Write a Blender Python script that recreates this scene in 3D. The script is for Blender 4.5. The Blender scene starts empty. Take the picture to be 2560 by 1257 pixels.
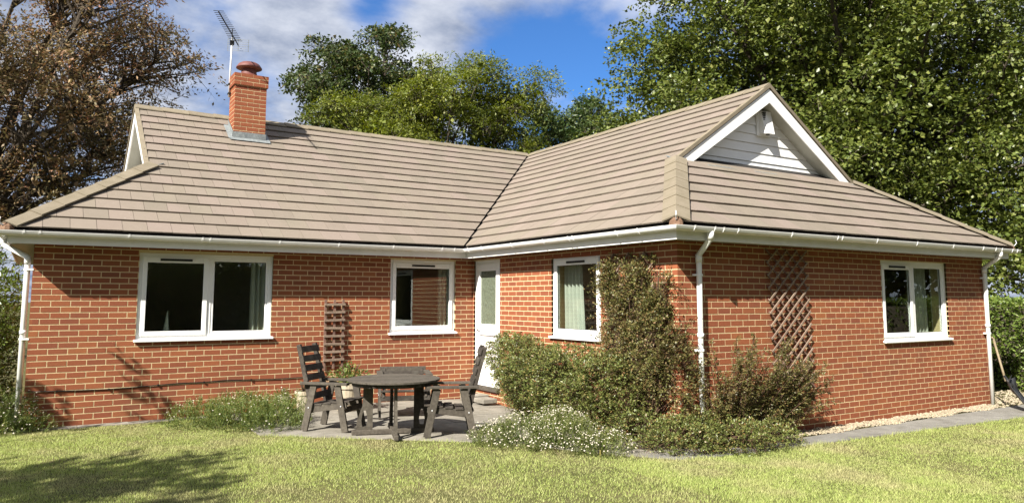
import bpy, bmesh, math, random
import numpy as np
from mathutils import Vector, Matrix
random.seed(7); RNG = np.random.default_rng(11)
R = math.radians
SC = bpy.context.scene
COL = SC.collection

# ------------------------------------------------------------------ camera
cam_d = bpy.data.cameras.new('camera'); cam = bpy.data.objects.new('camera', cam_d); COL.objects.link(cam)
cam_d.sensor_fit = 'HORIZONTAL'; cam_d.sensor_width = 36.0; cam_d.lens = 1887.49 / 2560 * 36
cam_d.shift_y = -(628.5 - 547.52) / 2560; cam_d.clip_end = 2000
CAM = Vector((0.0073, -11.58818, 1.653))
PITCH, ROLL, YAW = .10587443, .00128, .5640658
fw = Vector((math.sin(YAW) * math.cos(PITCH), math.cos(YAW) * math.cos(PITCH), math.sin(PITCH)))
r0 = Vector((math.cos(YAW), -math.sin(YAW), 0)); u0 = r0.cross(fw)
rt = math.cos(ROLL) * r0 + math.sin(ROLL) * u0; up = rt.cross(fw)
mw = Matrix((rt, up, -fw)).transposed().to_4x4(); mw.translation = CAM
cam.matrix_world = mw
SC.camera = cam

def proj(p):                      # used only to rank pieces by their size in view
    q = Vector(p) - CAM; z = q.dot(fw)
    return 1280 + 1887.49 * q.dot(rt) / z, 547.52 - 1887.49 * q.dot(up) / z, z

# ------------------------------------------------------------------ light
SUN = Vector((1.05, .50, -1.0)).normalized()          # direction the light travels
elev = math.asin(-SUN.z)
sd = bpy.data.lights.new('sun', 'SUN'); sd.energy = 5.0; sd.angle = R(.53); sd.color = (1.0, .945, .85)
so = bpy.data.objects.new('sun', sd); COL.objects.link(so); so.location = (-20, -10, 20)
so.rotation_euler = SUN.to_track_quat('-Z', 'Y').to_euler()
W = bpy.data.worlds.new('World'); SC.world = W; W.use_nodes = True
nt = W.node_tree; N = nt.nodes; LK = nt.links; N.clear()
def nd(t, **k):
    n = N.new(t)
    for a, b in k.items(): setattr(n, a, b)
    return n
def mth(op, a, b=None, c=None):
    n = nd('ShaderNodeMath', operation=op)
    for i, v in enumerate((a, b, c)):
        if v is None: continue
        if isinstance(v, (int, float)): n.inputs[i].default_value = v
        else: LK.new(v, n.inputs[i])
    return n.outputs[0]
sky = nd('ShaderNodeTexSky', sky_type='NISHITA', sun_disc=False)
sky.sun_elevation = elev; sky.sun_rotation = math.atan2(-SUN.x, -SUN.y)
sky.altitude = 100; sky.air_density = 1.0; sky.dust_density = .3; sky.ozone_density = 2.5
tc = nd('ShaderNodeTexCoord'); sep = nd('ShaderNodeSeparateXYZ'); LK.new(tc.outputs['Generated'], sep.inputs[0])
zz = mth('ADD', mth('MAXIMUM', sep.outputs[2], 0.0), .22)
cx = nd('ShaderNodeCombineXYZ')
LK.new(mth('DIVIDE', sep.outputs[0], zz), cx.inputs[0]); LK.new(mth('DIVIDE', sep.outputs[1], zz), cx.inputs[1]); cx.inputs[2].default_value = 3.7
def noise(scale, detail, rough, vec=None, dist=0.0):
    n = nd('ShaderNodeTexNoise'); n.inputs['Scale'].default_value = scale; n.inputs['Detail'].default_value = detail
    n.inputs['Roughness'].default_value = rough; n.inputs['Distortion'].default_value = dist
    LK.new(vec if vec else cx.outputs[0], n.inputs['Vector']); return n.outputs['Fac']
big = noise(1.35, 9, .56, None, .25)
# broken cloud field: openings of blue where the air is clearing
def opening(d, r, amt):
    v = nd('ShaderNodeVectorMath', operation='DISTANCE'); LK.new(tc.outputs['Generated'], v.inputs[0]); v.inputs[1].default_value = d
    m = nd('ShaderNodeMapRange'); m.interpolation_type = 'SMOOTHSTEP'; LK.new(v.outputs['Value'], m.inputs[0])
    m.inputs[1].default_value = 0; m.inputs[2].default_value = r; m.inputs[3].default_value = amt; m.inputs[4].default_value = 0
    return m.outputs[0]
cov = mth('SUBTRACT', mth('ADD', big, .15), opening((.575, .775, .265), .26, .30))
cov = mth('SUBTRACT', cov, opening((.342, .865, .365), .09, .26))
mr = nd('ShaderNodeMapRange'); mr.interpolation_type = 'SMOOTHSTEP'; LK.new(cov, mr.inputs[0])
mr.inputs[1].default_value = .40; mr.inputs[2].default_value = .60
cl2 = noise(2.6, 8, .6)
cr = nd('ShaderNodeValToRGB'); LK.new(cl2, cr.inputs[0])
cr.color_ramp.elements[0].position = .34; cr.color_ramp.elements[0].color = (.22, .29, .45, 1)
cr.color_ramp.elements[1].position = .62; cr.color_ramp.elements[1].color = (.86, .90, 1.0, 1)
cs = nd('ShaderNodeVectorMath', operation='SCALE'); LK.new(cr.outputs[0], cs.inputs[0]); cs.inputs['Scale'].default_value = 7.6
sk = nd('ShaderNodeMix', data_type='RGBA', blend_type='MULTIPLY'); sk.inputs[0].default_value = 1
LK.new(sky.outputs[0], sk.inputs[6]); sk.inputs[7].default_value = (.46, .82, 1.26, 1)
mx = nd('ShaderNodeMix', data_type='RGBA'); LK.new(mr.outputs[0], mx.inputs[0]); LK.new(sk.outputs[2], mx.inputs[6]); LK.new(cs.outputs[0], mx.inputs[7])
bg = nd('ShaderNodeBackground'); bg.inputs[1].default_value = .05; LK.new(mx.outputs[2], bg.inputs[0])
wo = nd('ShaderNodeOutputWorld'); LK.new(bg.outputs[0], wo.inputs[0])
SC.view_settings.view_transform = 'Standard'; SC.view_settings.look = 'None'; SC.view_settings.gamma = 1
SC.view_settings.use_curve_mapping = False; SC.view_settings.exposure = 1.38
SC.cycles.max_bounces = 6; SC.cycles.diffuse_bounces = 3; SC.cycles.glossy_bounces = 3; SC.cycles.transparent_max_bounces = 16

# ------------------------------------------------------------------ materials
MATS = {}
DIM = .68; BRIGHT = ('upvc', 'fascia', 'soffit', 'guttering', 'curtain', 'plaster', 'metal', 'mortar')
def mat(name, c1, c2=None, rough=.7, scale=20.0, bump=0.0, bscale=None, spec=.4, rand=0.0, hue=0.0, transl=None, stain=None, detail=4, rvals=None, tone=None):
    """c1..c2 mixed by noise; rand: value spread per piece; stain=(colour, scale, lo, hi, amount); rvals: ramp of colours picked per piece"""
    q_ = 1.0 if name in BRIGHT else DIM
    dm = lambda c: tuple(v * q_ for v in c)
    c1 = dm(c1); c2 = dm(c2) if c2 else None
    if rvals: rvals = [(p, dm(c)) for p, c in rvals]
    if stain: stain = (dm(stain[0]),) + tuple(stain[1:])
    if tone: tone = (dm(tone[0]),) + tuple(tone[1:])
    m = bpy.data.materials.new(name); m.use_nodes = True; t = m.node_tree; n = t.nodes; n.clear(); L = t.links
    def new(k, **kw):
        x = n.new(k)
        for a, b in kw.items(): setattr(x, a, b)
        return x
    out = new('ShaderNodeOutputMaterial'); b = new('ShaderNodeBsdfPrincipled'); b.inputs['Roughness'].default_value = rough
    b.inputs['Specular IOR Level'].default_value = spec
    co = new('ShaderNodeTexCoord'); geo = new('ShaderNodeNewGeometry'); oi = new('ShaderNodeObjectInfo')
    pos = geo.outputs['Position']
    add = new('ShaderNodeMath', operation='ADD'); L.new(geo.outputs['Random Per Island'], add.inputs[0]); L.new(oi.outputs['Random'], add.inputs[1])
    fr = new('ShaderNodeMath', operation='FRACT'); L.new(add.outputs[0], fr.inputs[0]); RV = fr.outputs[0]
    nz = new('ShaderNodeTexNoise'); nz.inputs['Scale'].default_value = scale; nz.inputs['Detail'].default_value = detail; L.new(pos, nz.inputs['Vector'])
    mr = new('ShaderNodeMapRange'); L.new(nz.outputs['Fac'], mr.inputs[0]); mr.inputs[1].default_value = .3; mr.inputs[2].default_value = .7
    mix = new('ShaderNodeMix', data_type='RGBA'); L.new(mr.outputs[0], mix.inputs[0])
    mix.inputs[6].default_value = (*c1, 1); mix.inputs[7].default_value = (*(c2 or c1), 1)
    colo = mix.outputs[2]
    if rvals:
        ra = new('ShaderNodeValToRGB'); ra.color_ramp.interpolation = 'LINEAR'; L.new(RV, ra.inputs[0]); e = ra.color_ramp.elements
        while len(e) < len(rvals): e.new(.5)
        for i, v in enumerate(rvals): e[i].position = v[0]; e[i].color = (*v[1], 1)
        m2 = new('ShaderNodeMix', data_type='RGBA'); m2.inputs[0].default_value = .7; L.new(colo, m2.inputs[6]); L.new(ra.outputs[0], m2.inputs[7]); colo = m2.outputs[2]
    if tone:   # broad patches through the plant or lawn: (colour, scale, lo, hi, amount)
        stains = [tone] + ([stain] if stain else [])
    else: stains = [stain] if stain else []
    for (sc_, ss, lo, hi, am) in stains:
        n2 = new('ShaderNodeTexNoise'); n2.inputs['Scale'].default_value = ss; n2.inputs['Detail'].default_value = 5; n2.inputs['Roughness'].default_value = .6; L.new(pos, n2.inputs['Vector'])
        m3 = new('ShaderNodeMapRange'); L.new(n2.outputs['Fac'], m3.inputs[0]); m3.inputs[1].default_value = lo; m3.inputs[2].default_value = hi; m3.inputs[4].default_value = am
        m4 = new('ShaderNodeMix', data_type='RGBA'); L.new(m3.outputs[0], m4.inputs[0]); L.new(colo, m4.inputs[6]); m4.inputs[7].default_value = (*sc_, 1); colo = m4.outputs[2]
    if rand or hue:
        hs = new('ShaderNodeHueSaturation'); L.new(colo, hs.inputs['Color'])
        mv = new('ShaderNodeMapRange'); L.new(RV, mv.inputs[0]); mv.inputs[3].default_value = 1 - rand; mv.inputs[4].default_value = 1 + rand; L.new(mv.outputs[0], hs.inputs['Value'])
        if hue:
            m7 = new('ShaderNodeMath', operation='MULTIPLY'); L.new(RV, m7.inputs[0]); m7.inputs[1].default_value = 7.13
            f7 = new('ShaderNodeMath', operation='FRACT'); L.new(m7.outputs[0], f7.inputs[0])
            mh = new('ShaderNodeMapRange'); L.new(f7.outputs[0], mh.inputs[0]); mh.inputs[3].default_value = .5 - hue; mh.inputs[4].default_value = .5 + hue; L.new(mh.outputs[0], hs.inputs['Hue'])
        colo = hs.outputs[0]
    L.new(colo, b.inputs['Base Color'])
    if bump:
        nb = new('ShaderNodeTexNoise'); nb.inputs['Scale'].default_value = bscale or scale * 4; nb.inputs['Detail'].default_value = 6; L.new(pos, nb.inputs['Vector'])
        bp = new('ShaderNodeBump'); bp.inputs['Strength'].default_value = bump; bp.inputs['Distance'].default_value = .01; L.new(nb.outputs['Fac'], bp.inputs['Height']); L.new(bp.outputs[0], b.inputs['Normal'])
    sh = b.outputs[0]
    if transl:
        tr = new('ShaderNodeBsdfTranslucent'); hs2 = new('ShaderNodeHueSaturation'); hs2.inputs['Value'].default_value = 1.25; hs2.inputs['Saturation'].default_value = 1.15
        L.new(colo, hs2.inputs['Color']); L.new(hs2.outputs[0], tr.inputs[0])
        ms = new('ShaderNodeMixShader'); ms.inputs[0].default_value = transl; L.new(sh, ms.inputs[1]); L.new(tr.outputs[0], ms.inputs[2]); sh = ms.outputs[0]
    L.new(sh, out.inputs[0]); MATS[name] = m
    return m

BRICKS = [(0, (0.289, 0.089, 0.050)), (.25, (0.356, 0.112, 0.052)), (.5, (0.327, 0.097, 0.046)), (.72, (0.385, 0.127, 0.053)), (.9, (0.250, 0.070, 0.038)), (1, (0.405, 0.148, 0.056))]
mat('brick', (.325, .098, .046), (.385, .126, .055), .85, 26, .35, 160, .25, .06, 0, None, ((.20, .085, .05), 1.3, .52, .75, .5), 5, BRICKS)
mat('mortar', (.54, .43, .25), (.62, .50, .30), .95, 30, .5, 220, .1)
mat('plinth', (.20, .12, .08), (.30, .19, .13), .95, 14, .4, 120, .1)
TILES = [(0, (.262, .225, .182)), (.3, (.287, .232, .197)), (.55, (.270, .231, .182)), (.8, (.295, .236, .206)), (1, (.258, .224, .178))]
mat('tile', (.262, .215, .165), (.30, .248, .195), .9, 9, .45, 170, .2, .045, 0, None, ((.55, .53, .47), 26, .68, .74, .6), 5, TILES, ((.20, .185, .135), 1.7, .5, .8, .45))
mat('ridge', (.24, .203, .142), (.29, .245, .18), .9, 7, .45, 120, .2, .07, 0, None, ((.20, .18, .11), 6, .58, .8, .5))
mat('felt', (.025, .022, .02), None, .95)
mat('lead', (.17, .19, .20), (.30, .33, .33), .55, 14, .3, 60, .5, 0, 0, None, ((.45, .49, .48), 22, .5, .75, .6))
mat('upvc', (.80, .80, .79), (.76, .76, .75), .35, 3, 0, None, .5)
mat('guttering', (.80, .80, .78), (.74, .74, .71), .35, 5, 0, None, .5, 0, 0, None, ((.42, .42, .33), 6, .58, .85, .4))
mat('fascia', (.78, .78, .76), (.72, .72, .69), .4, 4, 0, None, .5, 0, 0, None, ((.45, .46, .36), 9, .6, .85, .35))
mat('soffit', (.36, .36, .31), (.42, .42, .37), .6, 4)  # white boards coloured greyer to deepen the shade under the eaves
mat('black', (.012, .012, .012), None, .5)
mat('cable', (.02, .017, .016), None, .5)
mat('plaster', (.62, .58, .50), None, .9)
mat('carpet', (.20, .17, .13), None, .95)
mat('curtain', (.72, .72, .66), (.62, .63, .58), .9, 5, 0, None, .1, 0, 0, .35)
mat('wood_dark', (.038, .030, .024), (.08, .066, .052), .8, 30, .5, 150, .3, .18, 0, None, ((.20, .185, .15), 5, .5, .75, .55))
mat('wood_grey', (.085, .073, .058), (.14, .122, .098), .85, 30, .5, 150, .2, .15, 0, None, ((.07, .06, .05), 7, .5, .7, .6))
mat('trellis', (.20, .115, .085), (.30, .19, .145), .85, 30, .4, 140, .2, .15, 0, None, ((.09, .05, .045), 9, .5, .7, .6))
mat('trellis_grey', (.27, .19, .14), (.38, .29, .22), .85, 30, .4, 140, .2, .15)
mat('terracotta', (.52, .44, .31), (.62, .55, .42), .9, 12, .3, 70, .2, 0, 0, None, ((.42, .27, .15), 9, .5, .75, .6))
mat('soil', (.055, .038, .025), (.09, .065, .045), .98, 30, .8, 90, .1)
mat('slab', (.27, .25, .21), (.37, .34, .29), .92, 5, .4, 110, .15, .10, 0, None, ((.17, .155, .115), 3.3, .5, .72, .6))
mat('path', (.23, .22, .20), (.32, .31, .28), .95, 4, .5, 140, .1, .06, 0, None, ((.17, .16, .13), 6, .5, .75, .6))
mat('pebble', (.34, .28, .18), (.50, .43, .32), .8, 40, 0, None, .3, .22, .015)
mat('metal', (.55, .56, .57), None, .35, 10, 0, None, .6)
mat('cowl', (.17, .055, .048), (.21, .075, .06), .6, 10, .2, 50, .4)
mat('handle', (.26, .20, .12), (.36, .29, .19), .7, 20, .2, 90)
mat('plastic', (.02, .021, .023), (.03, .031, .033), .38, 20, 0, None, .5)
mat('bark', (.075, .060, .045), (.12, .10, .078), .95, 8, .8, 40, .1)
mat('twig', (.085, .045, .028), (.13, .075, .045), .9, 20)
mat('lawn', (.085, .09, .03), (.14, .13, .055), .95, 5, .9, 60, .1, 0, 0, None, ((.20, .16, .085), 1.6, .48, .68, .7))
GR = [(0, (0.343, 0.456, 0.103)), (.3, (0.495, 0.623, 0.162)), (.55, (0.591, 0.699, 0.221)), (.8, (0.713, 0.730, 0.340)), (1, (0.411, 0.548, 0.125))]
mat('grass', (.43, .49, .14), (.52, .53, .19), .7, 1.4, 0, None, .25, .15, .01, .35, None, 4, GR, ((.66, .57, .34), 1.1, .47, .66, .60))
def leafmat(name, ramp, tone=None, tr=.30, rough=.45, rand=.18, spec=.45):
    mid = ramp[len(ramp) // 2][1]
    mat(name, mid, mid, rough, 3, 0, None, spec, rand, .012, tr, None, 2, ramp, tone)
leafmat('sycamore', [(0, (0.084, 0.120, 0.024)), (.4, (0.132, 0.179, 0.036)), (.8, (0.198, 0.239, 0.053)), (1, (0.263, 0.263, 0.078))], None, .28, .4)
leafmat('chestnut', [(0, (0.159, 0.153, 0.069)), (.35, (0.298, 0.253, 0.105)), (.6, (0.429, 0.267, 0.140)), (.85, (0.335, 0.153, 0.105)), (1, (0.541, 0.367, 0.193))], ((.10, .12, .05), .35, .45, .62, .6), .25, .6)
leafmat('darkleaf', [(0, (0.039, 0.078, 0.023)), (.5, (0.065, 0.111, 0.033)), (.85, (0.111, 0.137, 0.039)), (1, (0.195, 0.130, 0.052))], ((.11, .075, .03), .5, .55, .7, .5), .25, .45)
leafmat('robinia', [(0, (0.131, 0.181, 0.026)), (.5, (0.210, 0.254, 0.036)), (1, (0.304, 0.312, 0.051))], ((.06, .09, .02), .5, .5, .7, .6), .35, .5)
leafmat('smalltree', [(0, (0.054, 0.101, 0.030)), (.5, (0.088, 0.142, 0.041)), (1, (0.162, 0.176, 0.054))], None, .25)
leafmat('hedge', [(0, (0.120, 0.192, 0.034)), (.5, (0.192, 0.276, 0.054)), (1, (0.276, 0.336, 0.078))], None, .28)
leafmat('laurel', [(0, (0.078, 0.130, 0.023)), (.5, (0.150, 0.208, 0.039)), (1, (0.247, 0.286, 0.072))], None, .25, .3)
leafmat('cotoneaster', [(0, (0.090, 0.127, 0.032)), (.4, (0.157, 0.203, 0.048)), (.78, (0.240, 0.263, 0.074)), (.93, (0.270, 0.180, 0.074)), (1, (0.316, 0.134, 0.053))], ((.15, .08, .035), 1.5, .58, .75, .4), .2, .4)
leafmat('cotoneaster_red', [(0, (0.086, 0.117, 0.034)), (.4, (0.172, 0.195, 0.053)), (.65, (0.234, 0.203, 0.070)), (.85, (0.281, 0.140, 0.065)), (1, (0.250, 0.265, 0.078))], ((.14, .07, .04), 2.2, .54, .72, .5), .2, .45)
leafmat('fleabane', [(0, (.10, .135, .03)), (.5, (.19, .22, .06)), (1, (.30, .29, .12))], None, .3, .6)
leafmat('fleabane_green', [(0, (0.076, 0.131, 0.025)), (.5, (0.138, 0.207, 0.041)), (.85, (0.207, 0.248, 0.055)), (1, (0.304, 0.248, 0.069))], None, .3, .6)
mat('petal', (.80, .77, .62), (.70, .60, .50), .7, 40, 0, None, .2, .1, 0, .3)

def glass(name, refl, tint, rough=0.0, bump=0.0):
    m = bpy.data.materials.new(name); m.use_nodes = True; t = m.node_tree; n = t.nodes; n.clear(); L = t.links
    out = n.new('ShaderNodeOutputMaterial'); tr = n.new('ShaderNodeBsdfTransparent'); tr.inputs[0].default_value = (*tint, 1)
    gl = n.new('ShaderNodeBsdfGlossy'); gl.inputs['Roughness'].default_value = rough; gl.inputs[0].default_value = (.95, .98, .96, 1)
    ge = n.new('ShaderNodeNewGeometry'); dt = n.new('ShaderNodeVectorMath'); dt.operation = 'DOT_PRODUCT'; L.new(ge.outputs['Incoming'], dt.inputs[0]); L.new(ge.outputs['Normal'], dt.inputs[1])
    def mt(op, a, b):
        x = n.new('ShaderNodeMath'); x.operation = op
        for i_, v in enumerate((a, b)):
            if isinstance(v, (int, float)): x.inputs[i_].default_value = v
            else: L.new(v, x.inputs[i_])
        return x.outputs[0]
    fz = mt('POWER', mt('SUBTRACT', 1.0, mt('ABSOLUTE', dt.outputs['Value'], 0)), 5.0)      # the same from either side of the pane
    mr = n.new('ShaderNodeMapRange'); L.new(fz, mr.inputs[0]); mr.inputs[3].default_value = refl; mr.inputs[4].default_value = .9
    ms = n.new('ShaderNodeMixShader'); L.new(mr.outputs[0], ms.inputs[0]); L.new(tr.outputs[0], ms.inputs[1]); L.new(gl.outputs[0], ms.inputs[2])
    if bump:
        tx = n.new('ShaderNodeTexCoord'); vo = n.new('ShaderNodeTexVoronoi'); vo.inputs['Scale'].default_value = 38; mp = n.new('ShaderNodeMapping'); mp.inputs['Scale'].default_value = (1, 1, .45)
        L.new(tx.outputs['Object'], mp.inputs[0]); L.new(mp.outputs[0], vo.inputs['Vector'])
        bp = n.new('ShaderNodeBump'); bp.inputs['Strength'].default_value = bump; bp.inputs['Distance'].default_value = .02; L.new(vo.outputs['Distance'], bp.inputs['Height']); L.new(bp.outputs[0], gl.inputs['Normal'])
        df = n.new('ShaderNodeBsdfTranslucent'); df.inputs[0].default_value = (.6, .66, .58, 1); d2 = n.new('ShaderNodeBsdfDiffuse'); d2.inputs[0].default_value = (.20, .23, .16, 1)
        L.new(bp.outputs[0], d2.inputs['Normal'])
        m2 = n.new('ShaderNodeMixShader'); m2.inputs[0].default_value = .5; L.new(tr.outputs[0], m2.inputs[1]); L.new(d2.outputs[0], m2.inputs[2]); L.new(m2.outputs[0], ms.inputs[1])
    L.new(ms.outputs[0], out.inputs[0]); MATS[name] = m
glass('glass', .07, (.86, .90, .87)); glass('obscure', .06, (.5, .55, .48), .08, .9)

# ------------------------------------------------------------------ mesh helpers
IDW = lambda u, d, z: (u, d, z)
class MB:
    def __init__(s, fn=None): s.v = []; s.f = []; s.fn = fn
    def add(s, vs, fs):
        o = len(s.v); s.v += [s.fn(*v) if s.fn else tuple(v) for v in vs]; s.f += [tuple(i + o for i in f) for f in fs]; return s
    def box(s, a, b, c, d, e, f):
        return s.add([(a, c, e), (b, c, e), (b, d, e), (a, d, e), (a, c, f), (b, c, f), (b, d, f), (a, d, f)],
                     [(0, 3, 2, 1), (4, 5, 6, 7), (0, 1, 5, 4), (1, 2, 6, 5), (2, 3, 7, 6), (3, 0, 4, 7)])
    def bar(s, p, q, w, h, upv=(0, 0, 1), w2=None):
        """rectangular bar from p to q, w across, h along upv"""
        p = Vector(p); q = Vector(q); d = (q - p).normalized(); sd_ = d.cross(Vector(upv))
        if sd_.length < 1e-4: sd_ = d.cross(Vector((1, 0, 0)))
        sd_.normalize(); n = sd_.cross(d).normalized(); w2 = w if w2 is None else w2
        vs = []
        for c, ww in ((p, w), (q, w2)):
            for a, b in ((-1, -1), (1, -1), (1, 1), (-1, 1)): vs.append(tuple(c + sd_ * (a * ww / 2) + n * (b * h / 2)))
        return s.add(vs, [(0, 1, 2, 3), (7, 6, 5, 4), (0, 4, 5, 1), (1, 5, 6, 2), (2, 6, 7, 3), (3, 7, 4, 0)])
    def tube(s, pts, rad, n=8, cap=True):
        pts = [Vector(p) for p in pts]; rad = rad if isinstance(rad, (list, tuple)) else [rad] * len(pts)
        o = []; prev = None
        for i, p in enumerate(pts):
            t = (pts[min(i + 1, len(pts) - 1)] - pts[max(i - 1, 0)]).normalized()
            a = prev if prev is not None else Vector((0, 0, 1)) if abs(t.z) < .9 else Vector((1, 0, 0))
            sd_ = (a - t * a.dot(t)).normalized(); prev = sd_; b = t.cross(sd_)
            for k in range(n):
                g = 2 * math.pi * k / n; o.append(tuple(p + (sd_ * math.cos(g) + b * math.sin(g)) * rad[i]))
        fs = []
        for i in range(len(pts) - 1):
            for k in range(n): fs.append((i * n + k, i * n + (k + 1) % n, (i + 1) * n + (k + 1) % n, (i + 1) * n + k))
        if cap: fs += [tuple(range(n))[::-1], tuple(range((len(pts) - 1) * n, len(pts) * n))]
        return s.add(o, fs)
    def lathe(s, prof, c=(0, 0, 0), n=20):
        o = []; fs = []
        for r, z in prof:
            for k in range(n): g = 2 * math.pi * k / n; o.append((c[0] + r * math.cos(g), c[1] + r * math.sin(g), c[2] + z))
        for i in range(len(prof) - 1):
            for k in range(n): fs.append((i * n + k, i * n + (k + 1) % n, (i + 1) * n + (k + 1) % n, (i + 1) * n + k))
        return s.add(o, fs)
    def prism(s, poly, ext):
        """poly: 3-D points in order; ext: extrusion vector"""
        n = len(poly); e = Vector(ext); vs = [tuple(p) for p in poly] + [tuple(Vector(p) + e) for p in poly]
        return s.add(vs, [tuple(range(n))[::-1], tuple(range(n, 2 * n))] + [(i, (i + 1) % n, (i + 1) % n + n, i + n) for i in range(n)])
    def mesh(s, name, m, smooth=False):
        me = bpy.data.meshes.new(name); me.from_pydata(s.v, [], s.f); me.materials.append(MATS[m])
        bm = bmesh.new(); bm.from_mesh(me); bmesh.ops.recalc_face_normals(bm, faces=bm.faces[:]); bm.to_mesh(me); bm.free()
        if smooth: me.polygons.foreach_set('use_smooth', [True] * len(me.polygons))
        return me
    def build(s, name, m, parent=None, smooth=False, bevel=0):
        o = bpy.data.objects.new(name, s.mesh(name, m, smooth)); COL.objects.link(o)
        if parent: put(o, parent)
        if bevel:
            b = o.modifiers.new('bevel', 'BEVEL'); b.width = bevel; b.segments = 2; b.limit_method = 'ANGLE'
        return o
def put(o, parent):
    o.parent = parent; o.matrix_parent_inverse = parent.matrix_world.inverted()
def tag(o, label=None, cat=None, group=None, kind=None):
    if label: o['label'] = label
    if cat: o['category'] = cat
    if group: o['group'] = group
    if kind: o['kind'] = kind
    return o
def empty(name, loc, label=None, cat=None, group=None):
    o = bpy.data.objects.new(name, None); COL.objects.link(o); o.location = loc; o.empty_display_size = .2
    o.matrix_world = Matrix.Translation(loc)
    return tag(o, label, cat, group)
def inst(name, me, parent, loc=(0, 0, 0), M=None):
    o = bpy.data.objects.new(name, me); COL.objects.link(o)
    o.matrix_world = M if M is not None else Matrix.Translation(loc)
    o.parent = parent; o.matrix_parent_inverse = parent.matrix_world.inverted(); return o
def npmesh(name, V, T, m, parent=None):
    """V (n,3), T (k,3) int"""
    me = bpy.data.meshes.new(name); V = np.asarray(V, np.float32); T = np.asarray(T, np.int32)
    me.vertices.add(len(V)); me.vertices.foreach_set('co', V.ravel())
    me.loops.add(T.size); me.loops.foreach_set('vertex_index', T.ravel())
    me.polygons.add(len(T)); me.polygons.foreach_set('loop_start', np.arange(0, T.size, 3, dtype=np.int32))
    try: me.polygons.foreach_set('loop_total', np.full(len(T), 3, np.int32))
    except Exception: pass
    me.update(calc_edges=True); me.materials.append(MATS[m])
    o = bpy.data.objects.new(name, me); COL.objects.link(o)
    if parent: put(o, parent)
    return o
def unit(a): return a / np.maximum(np.linalg.norm(a, axis=-1, keepdims=True), 1e-9)
def rnd(n): return unit(RNG.normal(size=(n, 3)))
def leafgeo(P, D, S, ln, wd, fold=.18):
    """folded leaf: base P, direction D, side S, lengths ln, widths wd"""
    n = len(P); Nn = np.cross(D, S); ln = np.broadcast_to(ln, n)[:, None]; wd = np.broadcast_to(wd, n)[:, None]
    a = P; b = P + D * ln * .45 + S * wd * .5 + Nn * wd * fold; c = P + D * ln; d = P + D * ln * .45 - S * wd * .5 + Nn * wd * fold
    V = np.stack([a, b, c, d], 1).reshape(-1, 3); i = np.arange(n)[:, None] * 4
    T = np.concatenate([i + [[0, 1, 2]], i + [[0, 2, 3]]], 1).reshape(-1, 3)
    return V, T
def sideof(D, upish=None):
    n = len(D); u = RNG.normal(size=(n, 3)) * .55 + np.array([0, 0, 1.0]) if upish is None else upish
    return unit(np.cross(D, u))
def g(x, y):                               # ground level: falls slightly towards the front wing
    t = min(max((x - 4.6) / 3.0, 0), 1); t = t * t * (3 - 2 * t); return -.085 * t
def g_np(x, y):
    t = np.clip((x - 4.6) / 3.0, 0, 1); return -.085 * t * t * (3 - 2 * t)

# ------------------------------------------------------------------ dimensions of the house
L1, L2, L3 = 6.525, 4.995, 7.13
CH, ZJ = .0775, 1.628                      # brick course and its reference joint
XR = L1 + L3; OV = .29; EV = .33           # fascia line, tile edge line
ZF0, ZF1 = 2.345, 2.515                    # fascia bottom and top
KS = (5.15 - 2.53) / (L3 / 2 + EV)         # roof slope
XC = L1 + L3 / 2; YC = L3 / 2; HR = 1.75   # ridges, run of the hips below the gablets
ZE = 2.53; ZRD = ZE + KS * (L3 / 2 + EV)

# ------------------------------------------------------------------ ground
xs = sorted(set([-400, -150, -60, -25, -12] + [round(-8 + .5 * i, 2) for i in range(60)] + [26, 40, 80, 150, 400]))
ys = sorted(set([-400, -150, -60, -30, -18] + [round(-14 + .5 * i, 2) for i in range(50)] + [16, 30, 60, 150, 400]))
gm = MB(); nx = len(xs)
gm.add([(x, y, g(x, y)) for y in ys for x in xs], [(j * nx + i, j * nx + i + 1, (j + 1) * nx + i + 1, (j + 1) * nx + i) for j in range(len(ys) - 1) for i in range(nx - 1)])
ground = gm.build('ground', 'lawn'); tag(ground, kind='structure')

def clip(poly, a, b):
    """keep the part of 2-D poly left of a->b"""
    out = []; n = len(poly)
    f = lambda p: (b[0] - a[0]) * (p[1] - a[1]) - (b[1] - a[1]) * (p[0] - a[0])
    for i in range(n):
        p, q = poly[i], poly[(i + 1) % n]; fp, fq = f(p), f(q)
        if fp >= 0: out.append(p)
        if fp * fq < 0: t = fp / (fp - fq); out.append((p[0] + (q[0] - p[0]) * t, p[1] + (q[1] - p[1]) * t))
    return out
def clipc(poly, conv):
    for i in range(len(conv)):
        poly = clip(poly, conv[i], conv[(i + 1) % len(conv)])
        if len(poly) < 3: return []
    return poly
def inside(x, y, conv):
    m = np.ones(np.shape(x), bool)
    for i in range(len(conv)):
        a, b = conv[i], conv[(i + 1) % len(conv)]
        m &= (b[0] - a[0]) * (y - a[1]) - (b[1] - a[1]) * (x - a[0]) >= 0
    return m
PAT = [(2.45, -2.95), (3.03, -3.21), (4.43, -3.72), (4.75, -4.0), (6.5, -4.0), (6.5, -.02), (2.45, -.02)]
PAT2 = [(4.75, -4.0), (5.45, -5.2), (5.62, -5.30), (6.5, -5.30), (6.5, -4.0)]
PTH = [(5.62, -5.30), (5.92, -5.62), (8.2, -5.66), (8.2, -5.30)]
PTH2 = [(8.2, -5.30), (8.2, -5.66), (15.5, -6.16), (15.5, -5.30)]
STR = [(-.1, -.22), (2.45, -.22), (2.45, -.03), (-.1, -.03)]
def area(p): return abs(sum(p[i][0] * p[(i + 1) % len(p)][1] - p[(i + 1) % len(p)][0] * p[i][1] for i in range(len(p)))) / 2
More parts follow.
